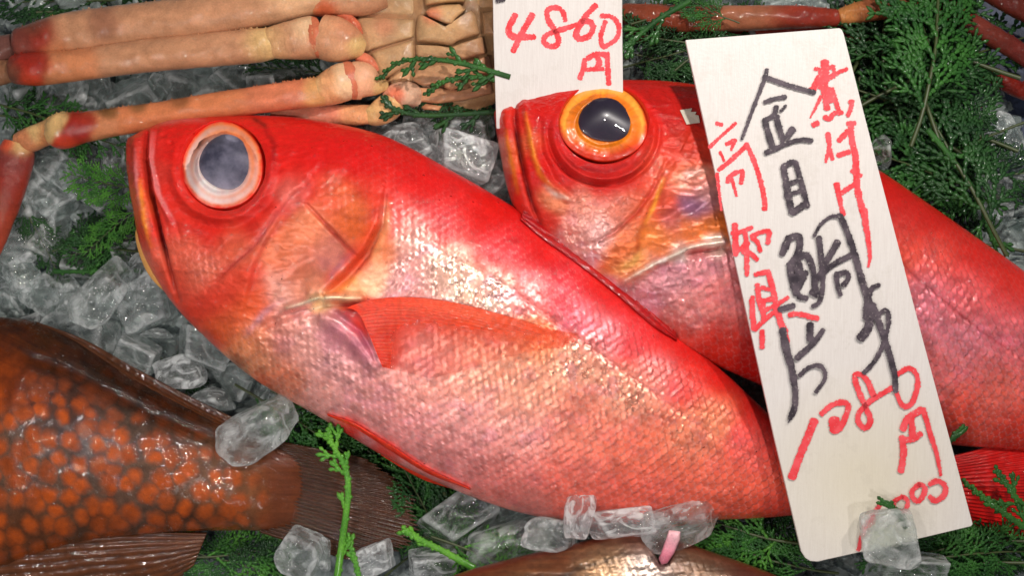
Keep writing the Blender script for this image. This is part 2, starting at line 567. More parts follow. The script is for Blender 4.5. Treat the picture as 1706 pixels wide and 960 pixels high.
def fin(name, parent, base, tip, mat, zf, n_rays, NA=None, NR=70, ridge=0.02, curl=0.0, tipfade=0.0, thick=0.015, notch=0.0, seed=1, ca=0.3, cb=0.8, lowfade=0.0):
    """fan fin between a base line and a tip line (picture points); zf(px,py) gives the resting height"""
    NA = NA or n_rays * 7
    b = spl(base, NA); tp = spl(tip, NA)
    a = np.linspace(0, 1, NA)
    if notch:
        fr = 1 - notch * (0.5 + 0.5 * np.cos(2 * np.pi * a * n_rays)) - notch * 1.3 * vnoise(a * n_rays, a * 0, seed)
        tp = b + (tp - b) * fr[:, None]
    r = np.linspace(0, 1, NR)[:, None]
    px = b[None, :, 0] * (1 - r) + tp[None, :, 0] * r
    py = b[None, :, 1] * (1 - r) + tp[None, :, 1] * r
    ph = a[None] * n_rays
    rid = (0.5 + 0.5 * np.cos(2 * np.pi * ph)) ** 2
    fork = (0.5 + 0.5 * np.cos(4 * np.pi * ph))
    rid = rid * (1 - sstep(0.35, 0.8, r)) + fork * sstep(0.35, 0.8, r)
    z = zf(px, py) + ridge * rid + 0.010 * (fbm(px / 9, py / 9, seed) - 0.5) + curl * (fbm(px / 90, py / 60, seed + 3) - 0.4)
    V1 = PA(px, py, z)
    V0 = PA(px, py, z - thick)
    msk = np.zeros(px.shape + (3,))
    msk[..., 0] = np.clip(ca + (cb - ca) * r + 0.35 * (fbm(ph * 1.3 + 0 * r, r * 4 + 0 * ph, seed + 8) - 0.5) - 0.25 * rid + 0 * ph, 0, 1)
    msk[..., 1] = 1 - tipfade * sstep(0.45, 1.0, r + 0.25 * (fbm(ph * 2 + 0 * r, r * 2 + 0 * ph, seed) - 0.5)) * (1 - 0.45 * rid)
    msk[..., 1] *= 1 - lowfade * sstep(0.12, 0.62, a[None] + 0.12 * (fbm(px / 12, py / 12, 5) - .5)) * sstep(-0.1, 0.35, r)
    n = NA
    F1 = gridF(NR, NA)
    F0 = gridF(NR, NA)[:, ::-1] + NR * NA
    off = NR * NA
    def edge(idx):
        return np.stack([idx[:-1], idx[:-1] + off, idx[1:] + off, idx[1:]], -1)
    g = np.arange(NR * NA).reshape(NR, NA)
    E = np.vstack([edge(g[0]), edge(g[-1])[:, ::-1], edge(g[:, 0])[:, ::-1], edge(g[:, -1])])
    return mesh(name, np.vstack([V1.reshape(-1, 3), V0.reshape(-1, 3)]), np.vstack([F1[:, ::-1], F0[:, ::-1], E]), mat, parent,
                msk=np.vstack([msk.reshape(-1, 3)] * 2))


def fish_surface(g, sculpt, pts, scale_sz, seed, lines=(), scale_amp=0.047, orange=(232, 84, 40), pale=(238, 182, 182)):
    V = g['V']
    px, py = proj(V)
    wx = 10 * (fbm(px / 40, py / 40, seed) - 0.5); wy = 10 * (fbm(px / 40, py / 40, seed + 5) - 0.5)
    q = rbf(px + wx * 1.6, py + wy * 1.6, pts, 6)       # r g b metal scale orange
    colr = q[..., :3]; metal = q[..., 3]; sc = np.clip(q[..., 4], 0, 1); orr = np.clip(q[..., 5], 0, 1)
    hgt, idn, ce, tx = scales(g['A'] + wx * 0.25, g['B'] + wy * 0.2 + 900, *scale_sz, seed)
    V[..., 2] += (sculpt(px, py) + scale_amp * hgt * sc + 0.006 * (fbm(px / 6, py / 6, 9) - 0.5)) * g['fade']
    # local colour: paler scale rims, orange hearts, scale to scale variation
    k = (sc * (0.5 + 0.9 * (idn - 0.5)))[..., None]
    spot = sstep(0.25, 0.75, ce)[..., None] * (orr * (0.35 + 0.9 * idn))[..., None] * sc[..., None]
    colr = colr * (1 + 0.30 * k * (1 - spot) * 1.0)
    rim = (sstep(0.28, 0.02, ce) * sc * 0.45)[..., None]
    colr = colr * (1 - rim) + lin(pale) * rim * 0.8
    colr = colr * (1 - 0.55 * spot.clip(0, 1)) + lin(orange) * 0.55 * spot.clip(0, 1)
    # line streaks, then gold / lilac noise painting the nacre's iridescent sheen
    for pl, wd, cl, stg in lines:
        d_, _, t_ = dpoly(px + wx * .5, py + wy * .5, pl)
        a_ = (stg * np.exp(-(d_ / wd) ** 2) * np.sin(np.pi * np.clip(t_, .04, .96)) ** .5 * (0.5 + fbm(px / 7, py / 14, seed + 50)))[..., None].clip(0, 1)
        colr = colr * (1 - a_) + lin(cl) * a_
    fl = fbm(px / 34, py / 26, seed + 31)
    gold = (sstep(0.58, 0.75, fl) * metal * 0.45 * (0.25 + 0.75 * sc))[..., None]; lil = (sstep(0.45, 0.28, fl) * metal * 0.55)[..., None]
    colr = colr * (1 - gold) + colr * np.array([1.18, 0.80, 0.58]) * gold
    colr = colr * (1 - lil) + (colr * np.array([0.95, 0.85, 1.35]) + np.array([0, 0.0, 0.03])) * lil
    colr = colr * np.array([0.92, 0.84, 0.78])
    mott = fbm(px / 16, py / 13, seed + 40, 5)[..., None]
    colr = colr * (1 + (mott - 0.5) * (0.28 + 0.8 * np.clip(metal * 2 + sc * .3, 0, 1))[..., None])
    msk = np.zeros(px.shape + (3,))
    msk[..., 0] = np.clip(0.95 * metal * (0.5 + 1.3 * (idn - 0.35) * sc) + 0.25 * metal * (mott[..., 0] - 0.5), 0, 0.8)
    msk[..., 1] = sc
    lift = msk[..., :1] * 0.22
    colr = colr * (1 - lift) + np.clip(colr * 1.35 + np.array([0.14, 0.055, 0.055]), 0, 0.92) * lift
    msk[..., 2] = np.clip(0.42 - 0.20 * metal + 0.10 * (mott[..., 0] - 0.5), 0.2, 0.6)
    return np.clip(colr, 0.002, 0.95), msk


# ---- front red fish
fish1 = thing('red_fish', 'big red fish lying whole in front, pale cloudy eye and pectoral fin showing', 'fish', (0, 0, 0), 'red big-eyed fish on the ice')
ST1 = [((216, 229), (214, 236)), ((228, 225), (216, 262)), ((248, 214), (219, 300)), ((290, 199), (226, 352)), ((350, 194), (241, 424)),
       ((430, 192), (283, 498)), ((520, 199), (340, 560)), ((640, 226), (424, 632)), ((760, 288), (530, 694)), ((860, 347), (650, 766)),
       ((960, 412), (780, 826)), ((1050, 483), (890, 860)), ((1128, 558), (1000, 871)), ((1200, 615), (1110, 869)), ((1270, 680), (1210, 866)),
       ((1330, 736), (1290, 862)), ((1395, 782), (1370, 852)), ((1450, 798), (1440, 834))]
g1 = loft(ST1, [(0, .10), (.06, .30), (.14, .52), (.25, .74), (.38, .92), (.5, .98), (.62, .90), (.75, .70), (.88, .42), (1, .16)], 0.72, 760, 300)


def sculpt1(px, py):
    z = 0 * px
    ex, ey = px - 371, py - 276
    a = np.arctan2(ey, ex)
    r = np.hypot(ex / 70, ey / 74)
    z += -0.30 * sstep(1.03, 0.95, r)                                   # eye hole
    z += 0.09 * np.exp(-((r - 1.18) / 0.10) ** 2) * (0.45 + 0.55 * np.clip(np.sin(a + 0.2), -0.4, 1))
    z += -0.05 * np.exp(-((r - 1.40) / 0.10) ** 2) * np.clip(np.sin(a), 0, 1)
    z += groove(px, py, [(243, 222), (242, 262), (248, 315), (262, 375), (278, 440), (296, 500)], 4.5, 0.20)
    z += groove(px, py, [(262, 208), (254, 262), (268, 330), (292, 372), (300, 400)], 3.5, 0.03)
    z += 0.06 * np.exp(-((dpoly(px, py, [(252, 216), (250, 262), (262, 322), (284, 366)])[0]) / 5.0) ** 2)
    z += 0.07 * np.exp(-((dpoly(px, py, [(226, 232), (228, 300), (240, 370), (256, 430)])[0]) / 8.0) ** 2)
    z += groove(px, py, [(492, 322), (462, 357), (430, 404), (378, 451), (345, 484)], 4, 0.05)
    z += step(px, py, [(510, 300), (470, 350), (444, 404), (425, 442), (412, 492), (398, 540)], 3, 0.09, 40)
    z += groove(px, py, [(510, 340), (556, 388), (596, 428)], 3, 0.07)
    z += step(px, py, [(640, 318), (634, 371), (610, 418), (575, 455), (545, 486), (594, 501)], 2.5, 0.16, 40)
    z += groove(px, py, [(640, 325), (636, 375), (612, 424), (580, 462), (540, 492)], 5, 0.05)
    z += 0.09 * np.exp(-((dpoly(px, py, [(480, 514), (528, 498), (570, 494), (602, 497)])[0]) / 5.0) ** 2)
    z += -0.13 * np.exp(-((dpoly(px, py, [(545, 508), (600, 510)])[0]) / 5.0) ** 2)
    z += -0.08 * np.exp(-((dpoly(px, py, [(440, 545), (480, 524), (535, 512), (560, 522)])[0]) / 7.0) ** 2)
    z += 0.08 * np.exp(-((dpoly(px, py, [(545, 532), (580, 560), (622, 605)])[0]) / 14.0) ** 2)
    z += groove(px, py, [(560, 522), (600, 552), (634, 612)], 5, 0.06)
    z += 0.035 * (fbm(px / 30, py / 30, 61) - 0.5) * sstep(700, 500, px)
    z += 0.02 * (fbm(px / 90, py / 90, 63) - 0.5)
    hd = sstep(640, 500, px + 0.3 * (py - 300))
    rg = 1 - 2 * np.abs(fbm(px / 46 + 0.4 * py / 46, py / 20, 64) - 0.5)
    z += hd * (0.030 * (rg ** 3 - 0.5) + 0.016 * (fbm(px / 10, py / 10, 66) - 0.5))
    z += -0.05 * np.exp(-(((px - 272) / 6) ** 2 + ((py - 226) / 4) ** 2)) - 0.04 * np.exp(-(((px - 284) / 4) ** 2 + ((py - 238) / 3) ** 2))
    z += groove(px, py, [(700, 400), (850, 480), (1000, 590), (1150, 700), (1300, 800)], 4, 0.02)   # lateral line
    return z


R_ = (222, 34, 28)
PT1 = [(450, 225, R_, 0, 0, 0), (520, 240, (214, 26, 24), 0, 0, 0), (600, 260, (214, 24, 24), 0, 0.05, 0), (700, 300, (220, 26, 26), 0, 0.05, 0),
       (640, 300, (216, 34, 32), .1, .3, 0), (800, 352, (222, 28, 26), 0, .05, 0), (900, 412, (220, 28, 28), 0, .05, 0), (1000, 487, (222, 30, 30), 0, .1, 0),
       (1100, 567, (224, 32, 30), 0, .1, 0), (1190, 635, (224, 34, 30), 0, .1, 0), (1270, 705, (220, 36, 32), 0, .1, 0),
       (228, 260, (206, 60, 48), .1, 0, 0, 14), (236, 340, (226, 90, 50), .1, 0, 0, 14), (252, 235, (214, 50, 44), 0, 0, 0, 14), (275, 235, R_, 0, 0, 0, 22), (275, 320, (224, 44, 34), 0, 0, 0, 22), (262, 290, (214, 60, 50), .1, 0, 0, 12),
       (300, 205, R_, 0, 0, 0, 20), (350, 395, (214, 40, 32), 0, 0, 0, 20), (290, 370, (222, 52, 40), 0, 0, 0, 22), (450, 330, (216, 44, 36), 0, 0, 0, 20), (430, 370, (216, 46, 36), .05, 0, 0, 20), (470, 280, R_, 0, 0, 0, 20),
       (300, 425, (226, 100, 78), .1, .3, 0, 20), (335, 445, (224, 118, 94), .3, .6, .1, 20), (300, 460, (230, 76, 54), .1, 0, 0, 18), (395, 415, (222, 98, 72), .15, 0, 0, 18),
       (360, 500, (224, 66, 48), .1, 0, 0, 20), (385, 540, (226, 96, 50), .2, .2, .2, 20), (400, 470, (228, 74, 52), .1, 0, 0, 18), (425, 500, (228, 90, 44), .1, 0, 0, 16), (420, 570, (236, 140, 90), .4, .7, .5, 18),
       (470, 400, (224, 120, 84), .3, 0, 0, 20), (520, 385, (226, 128, 92), .3, 0, 0, 20), (550, 430, (216, 130, 118), .35, 0, 0, 20), (500, 445, (224, 120, 92), .3, 0, 0, 20), (470, 490, (220, 150, 136), .4, 0, 0, 18),
       (520, 475, (226, 140, 110), .4, 0, 0, 16), (505, 310, (216, 60, 50), .2, .1, 0, 16), (480, 320, (226, 120, 110), .4, 0, 0, 14),
       (560, 330, (228, 92, 56), .4, .2, 0, 20), (590, 340, (238, 120, 70), .5, .3, 0, 18), (590, 375, (234, 104, 50), .5, .2, 0, 16), (625, 320, (222, 60, 44), .2, .1, 0, 16),
       (625, 395, (232, 84, 40), .2, 0, 0, 12), (600, 435, (226, 70, 36), .1, 0, 0, 12), (560, 465, (224, 84, 44), .1, 0, 0, 10), (620, 455, (240, 190, 150), .6, 0, 0, 14), (575, 482, (240, 140, 80), .6, 0, 0, 12),
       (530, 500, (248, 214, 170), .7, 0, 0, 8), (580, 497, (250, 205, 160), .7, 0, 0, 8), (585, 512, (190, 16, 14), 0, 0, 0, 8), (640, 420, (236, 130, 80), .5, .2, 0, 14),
       (460, 560, (222, 140, 128), .35, .6, .2, 24), (520, 570, (222, 156, 150), .4, .8, .2, 24), (420, 610, (236, 160, 120), .6, 1, .6, 20), (470, 640, (234, 140, 110), .5, 1, .5, 20), (570, 620, (218, 154, 160), .45, .9, .1, 24),
       (560, 560, (196, 120, 134), .3, .2, 0, 14), (600, 585, (190, 112, 130), .3, .2, 0, 12), (620, 540, (222, 50, 34), .0, 0, 0, 16), (540, 660, (226, 160, 156), .4, 1, .3, 24), (600, 670, (222, 150, 150), .4, 1, .3, 24),
       (660, 360, (226, 90, 84), .3, .8, 0, 20), (690, 400, (238, 180, 172), .6, .9, .1, 20), (680, 460, (226, 160, 160), .55, .9, .1, 24), (750, 450, (240, 196, 180), .75, 1, .1, 22), (820, 480, (240, 190, 176), .75, 1, .1, 20),
       (740, 370, (222, 66, 70), .2, .8, 0, 22), (840, 425, (218, 54, 64), .2, .8, 0, 24), (930, 480, (218, 56, 72), .25, .9, 0, 22), (880, 490, (232, 130, 130), .6, 1, 0, 18), (960, 530, (222, 90, 110), .5, 1, 0, 20),
       (1000, 560, (226, 110, 124), .55, 1, .1, 20), (1060, 570, (216, 50, 60), .2, .9, 0, 18), (1090, 620, (232, 120, 120), .6, 1, .2, 20), (1150, 640, (222, 66, 60), .3, .9, .2, 18), (1190, 690, (236, 140, 104), .6, 1, .4, 20), (1250, 740, (228, 96, 90), .5, 1, .3, 22),
       (960, 600, (240, 170, 146), .75, 1, .6, 24), (1050, 660, (240, 162, 138), .75, 1, .6, 26), (1150, 730, (236, 140, 110), .6, 1, .6, 24), (900, 570, (238, 140, 90), .5, .9, .7, 20),
       (640, 640, (226, 150, 146), .4, .9, .3), (720, 650, (226, 150, 140), .45, 1, .4), (820, 640, (230, 156, 134), .5, 1, .6), (880, 640, (234, 160, 134), .6, 1, .6),
       (660, 715, (222, 140, 144), .35, 1, .3), (760, 720, (222, 150, 152), .45, 1, .3), (860, 720, (226, 150, 146), .5, 1, .4), (960, 710, (226, 130, 112), .45, 1, .7), (1060, 740, (224, 112, 88), .35, 1, .8), (1160, 790, (222, 100, 78), .3, 1, .8),
       (760, 775, (220, 128, 130), .3, .9, .3), (850, 800, (222, 120, 116), .3, 1, .3), (950, 800, (222, 104, 92), .25, 1, .5), (1050, 820, (220, 92, 78), .2, 1, .6), (1150, 840, (208, 90, 74), .2, 1, .6), (1260, 820, (214, 84, 64), .2, 1, .6),
       (880, 850, (206, 120, 116), .3, .6, .2, 20), (1000, 862, (200, 84, 72), .2, .6, .2, 20), (1290, 850, (204, 60, 44), .2, .5, .2, 18),
       (580, 716, (222, 40, 26), .1, .3, 0, 12), (640, 755, (220, 50, 36), .1, .3, 0, 12), (430, 640, (226, 96, 60), .3, .9, .6, 12), (350, 565, (206, 70, 40), .2, .4, 0, 10), (1400, 815, (206, 50, 38), .2, .8, .4, 30)]
GO, PK, DR_, WH = (244, 150, 50), (224, 150, 156), (170, 14, 14), (240, 214, 200)
LN1 = [([(234, 300), (240, 360), (252, 410)], 4, GO, .8), ([(226, 250), (229, 310), (236, 350)], 3, PK, .5), ([(254, 222), (252, 270), (266, 325), (290, 372)], 3.5, PK, .6), ([(244, 228), (245, 280), (254, 340), (270, 410), (290, 480)], 3.5, (110, 8, 10), 1.0), ([(644, 322), (640, 372), (616, 424), (584, 464)], 2.6, (130, 24, 18), .9),  # pale pink streak on the maxilla is a highlight put into the colour
       ([(260, 206), (300, 200), (340, 200)], 5, PK, .35), ([(486, 330), (462, 357), (430, 404), (378, 451)], 6, PK, .25), ([(492, 322), (462, 357), (430, 404), (378, 451), (345, 484)], 2.2, DR_, .7), ([(505, 325), (470, 370), (444, 404), (425, 442), (415, 492)], 4, (196, 60, 60), .5),
       ([(510, 340), (556, 388), (596, 428)], 2.5, (180, 40, 30), .7), ([(632, 330), (630, 372), (606, 420), (572, 458), (540, 490)], 7, (220, 60, 26), .7), ([(646, 340), (644, 380), (622, 430)], 7, (250, 180, 120), .6), ([(600, 455), (570, 480), (530, 496)], 5, (250, 160, 80), .6),
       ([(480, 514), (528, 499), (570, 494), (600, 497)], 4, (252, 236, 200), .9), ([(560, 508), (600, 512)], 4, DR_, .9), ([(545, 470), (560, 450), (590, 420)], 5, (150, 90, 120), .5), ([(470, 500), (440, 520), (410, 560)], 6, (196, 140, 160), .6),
       ([(560, 524), (600, 556), (632, 608)], 5, (176, 80, 110), .6), ([(700, 400), (850, 480), (1000, 590), (1150, 700), (1290, 800)], 3.0, (176, 60, 60), .35), ([(440, 210), (456, 240), (456, 280)], 5, (130, 14, 14), .6), ([(420, 196), (446, 212)], 4, (60, 10, 10), .6)]
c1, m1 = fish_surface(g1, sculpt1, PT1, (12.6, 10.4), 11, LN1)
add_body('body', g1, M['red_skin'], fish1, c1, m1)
S1 = Surf(g1['V'])


def iris1(r, a):
    n = fbm(a * 9, r * 5, 2)
    low = 0.5 + 0.5 * np.sin(a - 0.3)
    base = lin((206, 128, 96)) * (1 - low)[..., None] + lin((236, 214, 210)) * low[..., None]
    o = (np.exp(-((r - 0.93) / 0.05) ** 2) * (0.5 + 0.5 * n))[..., None]
    c = base * (1 - o) + lin((240, 130, 50)) * o
    inn = (np.exp(-((r - 0.74) / 0.05) ** 2) * 0.6 * (1 - 0.4 * low))[..., None]
    c = c * (1 - inn) + lin((236, 130, 60)) * inn
    e = sstep(0.87, 1.0, r + 0.10 * (n - 0.5))[..., None]
    c = c * (1 - e) + lin((216, 50, 34)) * e
    return np.clip(c * (1.0 + 0.4 * n)[..., None], 0, .95)


eye(fish1, 371, 275, 68, 75, 0.30, S1, 0.625, iris1, M['pupil_cloudy'], 0.13, 0.13, 1.0)

# lower jaw, tan edge below the mouth
pj = spl([(232, 372), (229, 390), (238, 425), (256, 462), (292, 500)], 60)
tj = (np.arange(60) / 59)
def tube(path, rad, flat=1.0, na=24, up=(0, 0, 1)):
    path = np.asarray(path, float); n = len(path)
    T = np.gradient(path, axis=0); T /= np.linalg.norm(T, axis=1)[:, None]
    U = np.asarray(up, float)[None] + 0 * T
    Sd = np.cross(T, U); Sd /= np.linalg.norm(Sd, axis=1)[:, None]
    N = np.cross(Sd, T)
    a = np.linspace(0, 2 * np.pi, na, endpoint=False)
    rad = np.asarray(rad, float)
    V = path[:, None] + rad[:, None, None] * (np.cos(a)[None, :, None] * Sd[:, None] + flat * np.sin(a)[None, :, None] * N[:, None])
    return V, gridF(n, na, True), a


def capped(V, F):
    n, na = V.shape[:2]
    c0 = V[0].mean(0); c1_ = V[-1].mean(0)
    VV = np.vstack([V.reshape(-1, 3), c0, c1_])
    i = np.arange(na); j = (i + 1) % na
    b = (n - 1) * na
    # triangles stored as quads with a doubled apex would be bad: use python lists
    FF = [tuple(f) for f in F.tolist()] + [(n * na, int(q), int(p)) for p, q in zip(i, j)] + [(n * na + 1, int(b + p), int(b + q)) for p, q in zip(i, j)]
    return VV, FF


def flatcol(n, c, rough=0.35, metal=0.0):
    m = np.zeros((n, 3)); m[:, 0] = metal; m[:, 2] = rough
    return np.tile(lin(c), (n, 1)), m


V, F, _ = tube(PA(pj[:, 0] + 4, pj[:, 1], np.interp(tj, [0, 1], [0.78, 0.80])), 0.085 * np.sin(np.pi * np.clip(tj, .04, .96)) ** 0.5, 0.8)
V, F = capped(V, F)
cc, mm = flatcol(len(V), (222, 160, 90))
mesh('lower_jaw', V, F, M['red_skin'], fish1, cc, mm)

# pectoral fin
fin('pectoral_fin', fish1, [(578, 514), (596, 530), (612, 560), (626, 590), (637, 612)],
    [(968, 556), (962, 572), (905, 588), (820, 606), (722, 632)], M['pectoral'],
    lambda x, y: S1(x, y) + 0.05 + 0.06 * np.sin(np.pi * np.clip((x - 575) / 370, 0, 1)) - 0.04 * np.clip((x - 575) / 370, 0, 1), 24, NR=140, ridge=0.006, tipfade=1.0, seed=3, ca=0.2, cb=0.9, notch=0.02, lowfade=1.0)
# arch the upper edge of that fin
o = fish1.children[-1]
co = np.empty(len(o.data.vertices) * 3, np.float32); o.data.vertices.foreach_get('co', co); co = co.reshape(-1, 3)
qx, qy = proj(co); u = np.clip((qx - 578) / 360, 0, 1)
co[:, 1] += 0.34 * np.sin(np.pi * u ** 0.8) * np.clip((612 - qy) / 100, 0, 1)
o.data.vertices.foreach_set('co', co.ravel()); o.data.update()

def strip(name, parent, inner, outer, mat, zi, zo, nrid=5, NA=220, NR=36, ridge=0.02, seed=1, ca=0.3, cb=0.7, thick=0.05, slant=0.0, hump=0.0, clear=None):
    """folded fin lying along the body: its rays run lengthwise between two long edges"""
    A = spl(inner, NA); B = spl(outer, NA)
    r = np.linspace(0, 1, NR)[:, None]; u = np.linspace(0, 1, NA)[None]
    px = A[None, :, 0] * (1 - r) + B[None, :, 0] * r; py = A[None, :, 1] * (1 - r) + B[None, :, 1] * r
    ph = r * nrid + slant * u + 0.5 * (fbm(u * 6 + 0 * r, r * 2 + 0 * u, seed) - 0.5)
    rid = np.abs(np.sin(np.pi * ph)) ** 0.6
    zi_ = zi(px, py) if callable(zi) else zi
    z = zi_ * (1 - r) + zo * r + ridge * rid + hump * np.sin(np.pi * r) + 0.03 * (fbm(px / 30, py / 30, seed) - 0.5)
    if clear is not None: z = np.maximum(z, clear(px, py, -5.0) + 0.02 + ridge * rid - 4.0 * sstep(0.35, 0.75, r))
    V1 = PA(px, py, z); V0 = PA(px, py, z - thick - 0.1)
    m = np.zeros(px.shape + (3,)); m[..., 0] = np.clip(ca + (cb - ca) * rid + 0.5 * (fbm(px / 20, py / 8, seed + 2) - 0.5), 0, 1); m[..., 1] = 1
    off = NR * NA; g = np.arange(off).reshape(NR, NA)
    def edge(i): return np.stack([i[:-1], i[:-1] + off, i[1:] + off, i[1:]], -1)
    F1 = gridF(NR, NA); F0 = F1[:, ::-1] + off
    E = np.vstack([edge(g[0]), edge(g[-1])[:, ::-1], edge(g[:, 0])[:, ::-1], edge(g[:, -1])])
    import bmesh
    o = mesh(name, np.vstack([V1.reshape(-1, 3), V0.reshape(-1, 3)]), np.vstack([F1[:, ::-1], F0[:, ::-1], E]), mat, parent, msk=np.vstack([m.reshape(-1, 3)] * 2))
    bm = bmesh.new(); bm.from_mesh(o.data); bmesh.ops.recalc_face_normals(bm, faces=bm.faces); bm.to_mesh(o.data); bm.free()
    return o


strip('dorsal_fin', fish1, [(868, 366), (900, 394), (960, 437), (1030, 492), (1085, 540), (1128, 568)],
      [(872, 348), (926, 368), (988, 402), (1056, 452), (1102, 504), (1127, 556)], M['dark_fin'], lambda x, y: S1(x, y, 1.0) + 0.02, 0.98, 4, ridge=0.03, seed=5, ca=0.05, cb=0.45, hump=0.06, clear=S1)
strip('pelvic_fin', fish1, [(545, 690), (596, 708), (654, 744), (714, 782), (782, 814)],
      [(548, 699), (588, 727), (646, 766), (708, 801), (786, 824)], M['red_fin'], lambda x, y: S1(x, y, 1.0) + 0.02, 0.66, 3, ridge=0.03, seed=7, ca=0.0, cb=0.3, hump=0.04, clear=S1)
# tail
fin('tail_fin', fish1, [(1440, 796), (1444, 806), (1446, 818), (1440, 836)],
    [(1830, 700), (1850, 760), (1850, 860), (1820, 925)], M['deep_fin'],
    lambda x, y: 0.66 - 0.0002 * (x - 1440) + 0.10 * np.sin((y - 740) / 34.0) * np.clip((x - 1440) / 200, 0, 1), 22, NR=150, ridge=0.03, curl=0.12, seed=9, ca=0.2, cb=0.5, notch=0.05)

# ---- rear red fish
fish2 = thing('red_fish', 'rear red fish under the wooden price tag, with a clear black and orange eye', 'fish', (0, 0, 0), 'red big-eyed fish on the ice')
ST2 = [((828, 181), (823, 190)), ((842, 177), (826, 215)), ((860, 165), (833, 255)), ((900, 149), (846, 318)), ((960, 137), (868, 372)), ((1040, 133), (920, 430)),
       ((1120, 136), (985, 486)), ((1200, 150), (1060, 538)), ((1290, 185), (1150, 590)), ((1380, 234), (1262, 640)), ((1460, 281), (1380, 696)), ((1540, 335), (1480, 726)),
       ((1610, 384), (1585, 742)), ((1706, 452), (1690, 750)), ((1790, 520), (1790, 760)), ((1880, 600), (1880, 765)), ((1960, 660), (1960, 762))]
g2 = loft(ST2, [(0, .10), (.06, .28), (.14, .50), (.25, .72), (.38, .86), (.5, .90), (.62, .84), (.75, .68), (.88, .46), (1, .2)], 0.62, 760, 300)


def sculpt2(px, py):
    z = 0 * px
    ex, ey = px - 1006, py - 206
    a = np.arctan2(ey, ex)
    r = np.hypot(ex / 74, ey / 66)
    z += -0.30 * sstep(1.03, 0.94, r)
    r2 = np.hypot(ex / 74, (ey - 14) / 70)
    z += 0.09 * np.exp(-((r2 - 1.12) / 0.07) ** 2) * np.clip(np.sin(a) + 0.3, 0, 1)
    z += -0.10 * np.exp(-((r2 - 1.26) / 0.05) ** 2) * np.clip(np.sin(a) + 0.2, 0, 1)
    z += groove(px, py, [(857, 165), (858, 200), (866, 250), (876, 300), (888, 345), (905, 385)], 4.5, 0.13)
    z += 0.07 * np.exp(-((dpoly(px, py, [(840, 185), (845, 240), (860, 300), (872, 345)])[0]) / 8.0) ** 2)
    z += 0.06 * np.exp(-((dpoly(px, py, [(872, 165), (880, 210), (890, 262), (912, 302), (945, 332)])[0]) / 6.0) ** 2)
    z += groove(px, py, [(900, 200), (902, 250), (925, 300), (960, 330)], 5, 0.05)
    z += groove(px, py, [(1110, 270), (1085, 320), (1060, 355), (1020, 390), (975, 410)], 4, 0.05)
    z += step(px, py, [(1130, 260), (1110, 300), (1080, 350), (1064, 400), (1060, 440)], 5, 0.07, 45)
    z += 0.09 * np.exp(-((dpoly(px, py, [(1040, 468), (1090, 440), (1150, 412), (1205, 404)])[0]) / 6.0) ** 2)
    z += -0.10 * np.exp(-((dpoly(px, py, [(1150, 424), (1215, 412)])[0]) / 6.0) ** 2)
    z += groove(px, py, [(1170, 330), (1130, 350), (1098, 372)], 8, 0.06)
    z += 0.035 * (fbm(px / 30, py / 30, 71) - 0.5) * sstep(1300, 1100, px)
    hd = sstep(1280, 1140, px)
    rg = 1 - 2 * np.abs(fbm(px / 46 + 0.4 * py / 46, py / 20, 74) - 0.5)
    z += hd * (0.030 * (rg ** 3 - 0.5) + 0.016 * (fbm(px / 10, py / 10, 76) - 0.5))
    z += groove(px, py, [(1380, 380), (1500, 440), (1620, 540), (1760, 640)], 4, 0.02)
    return z


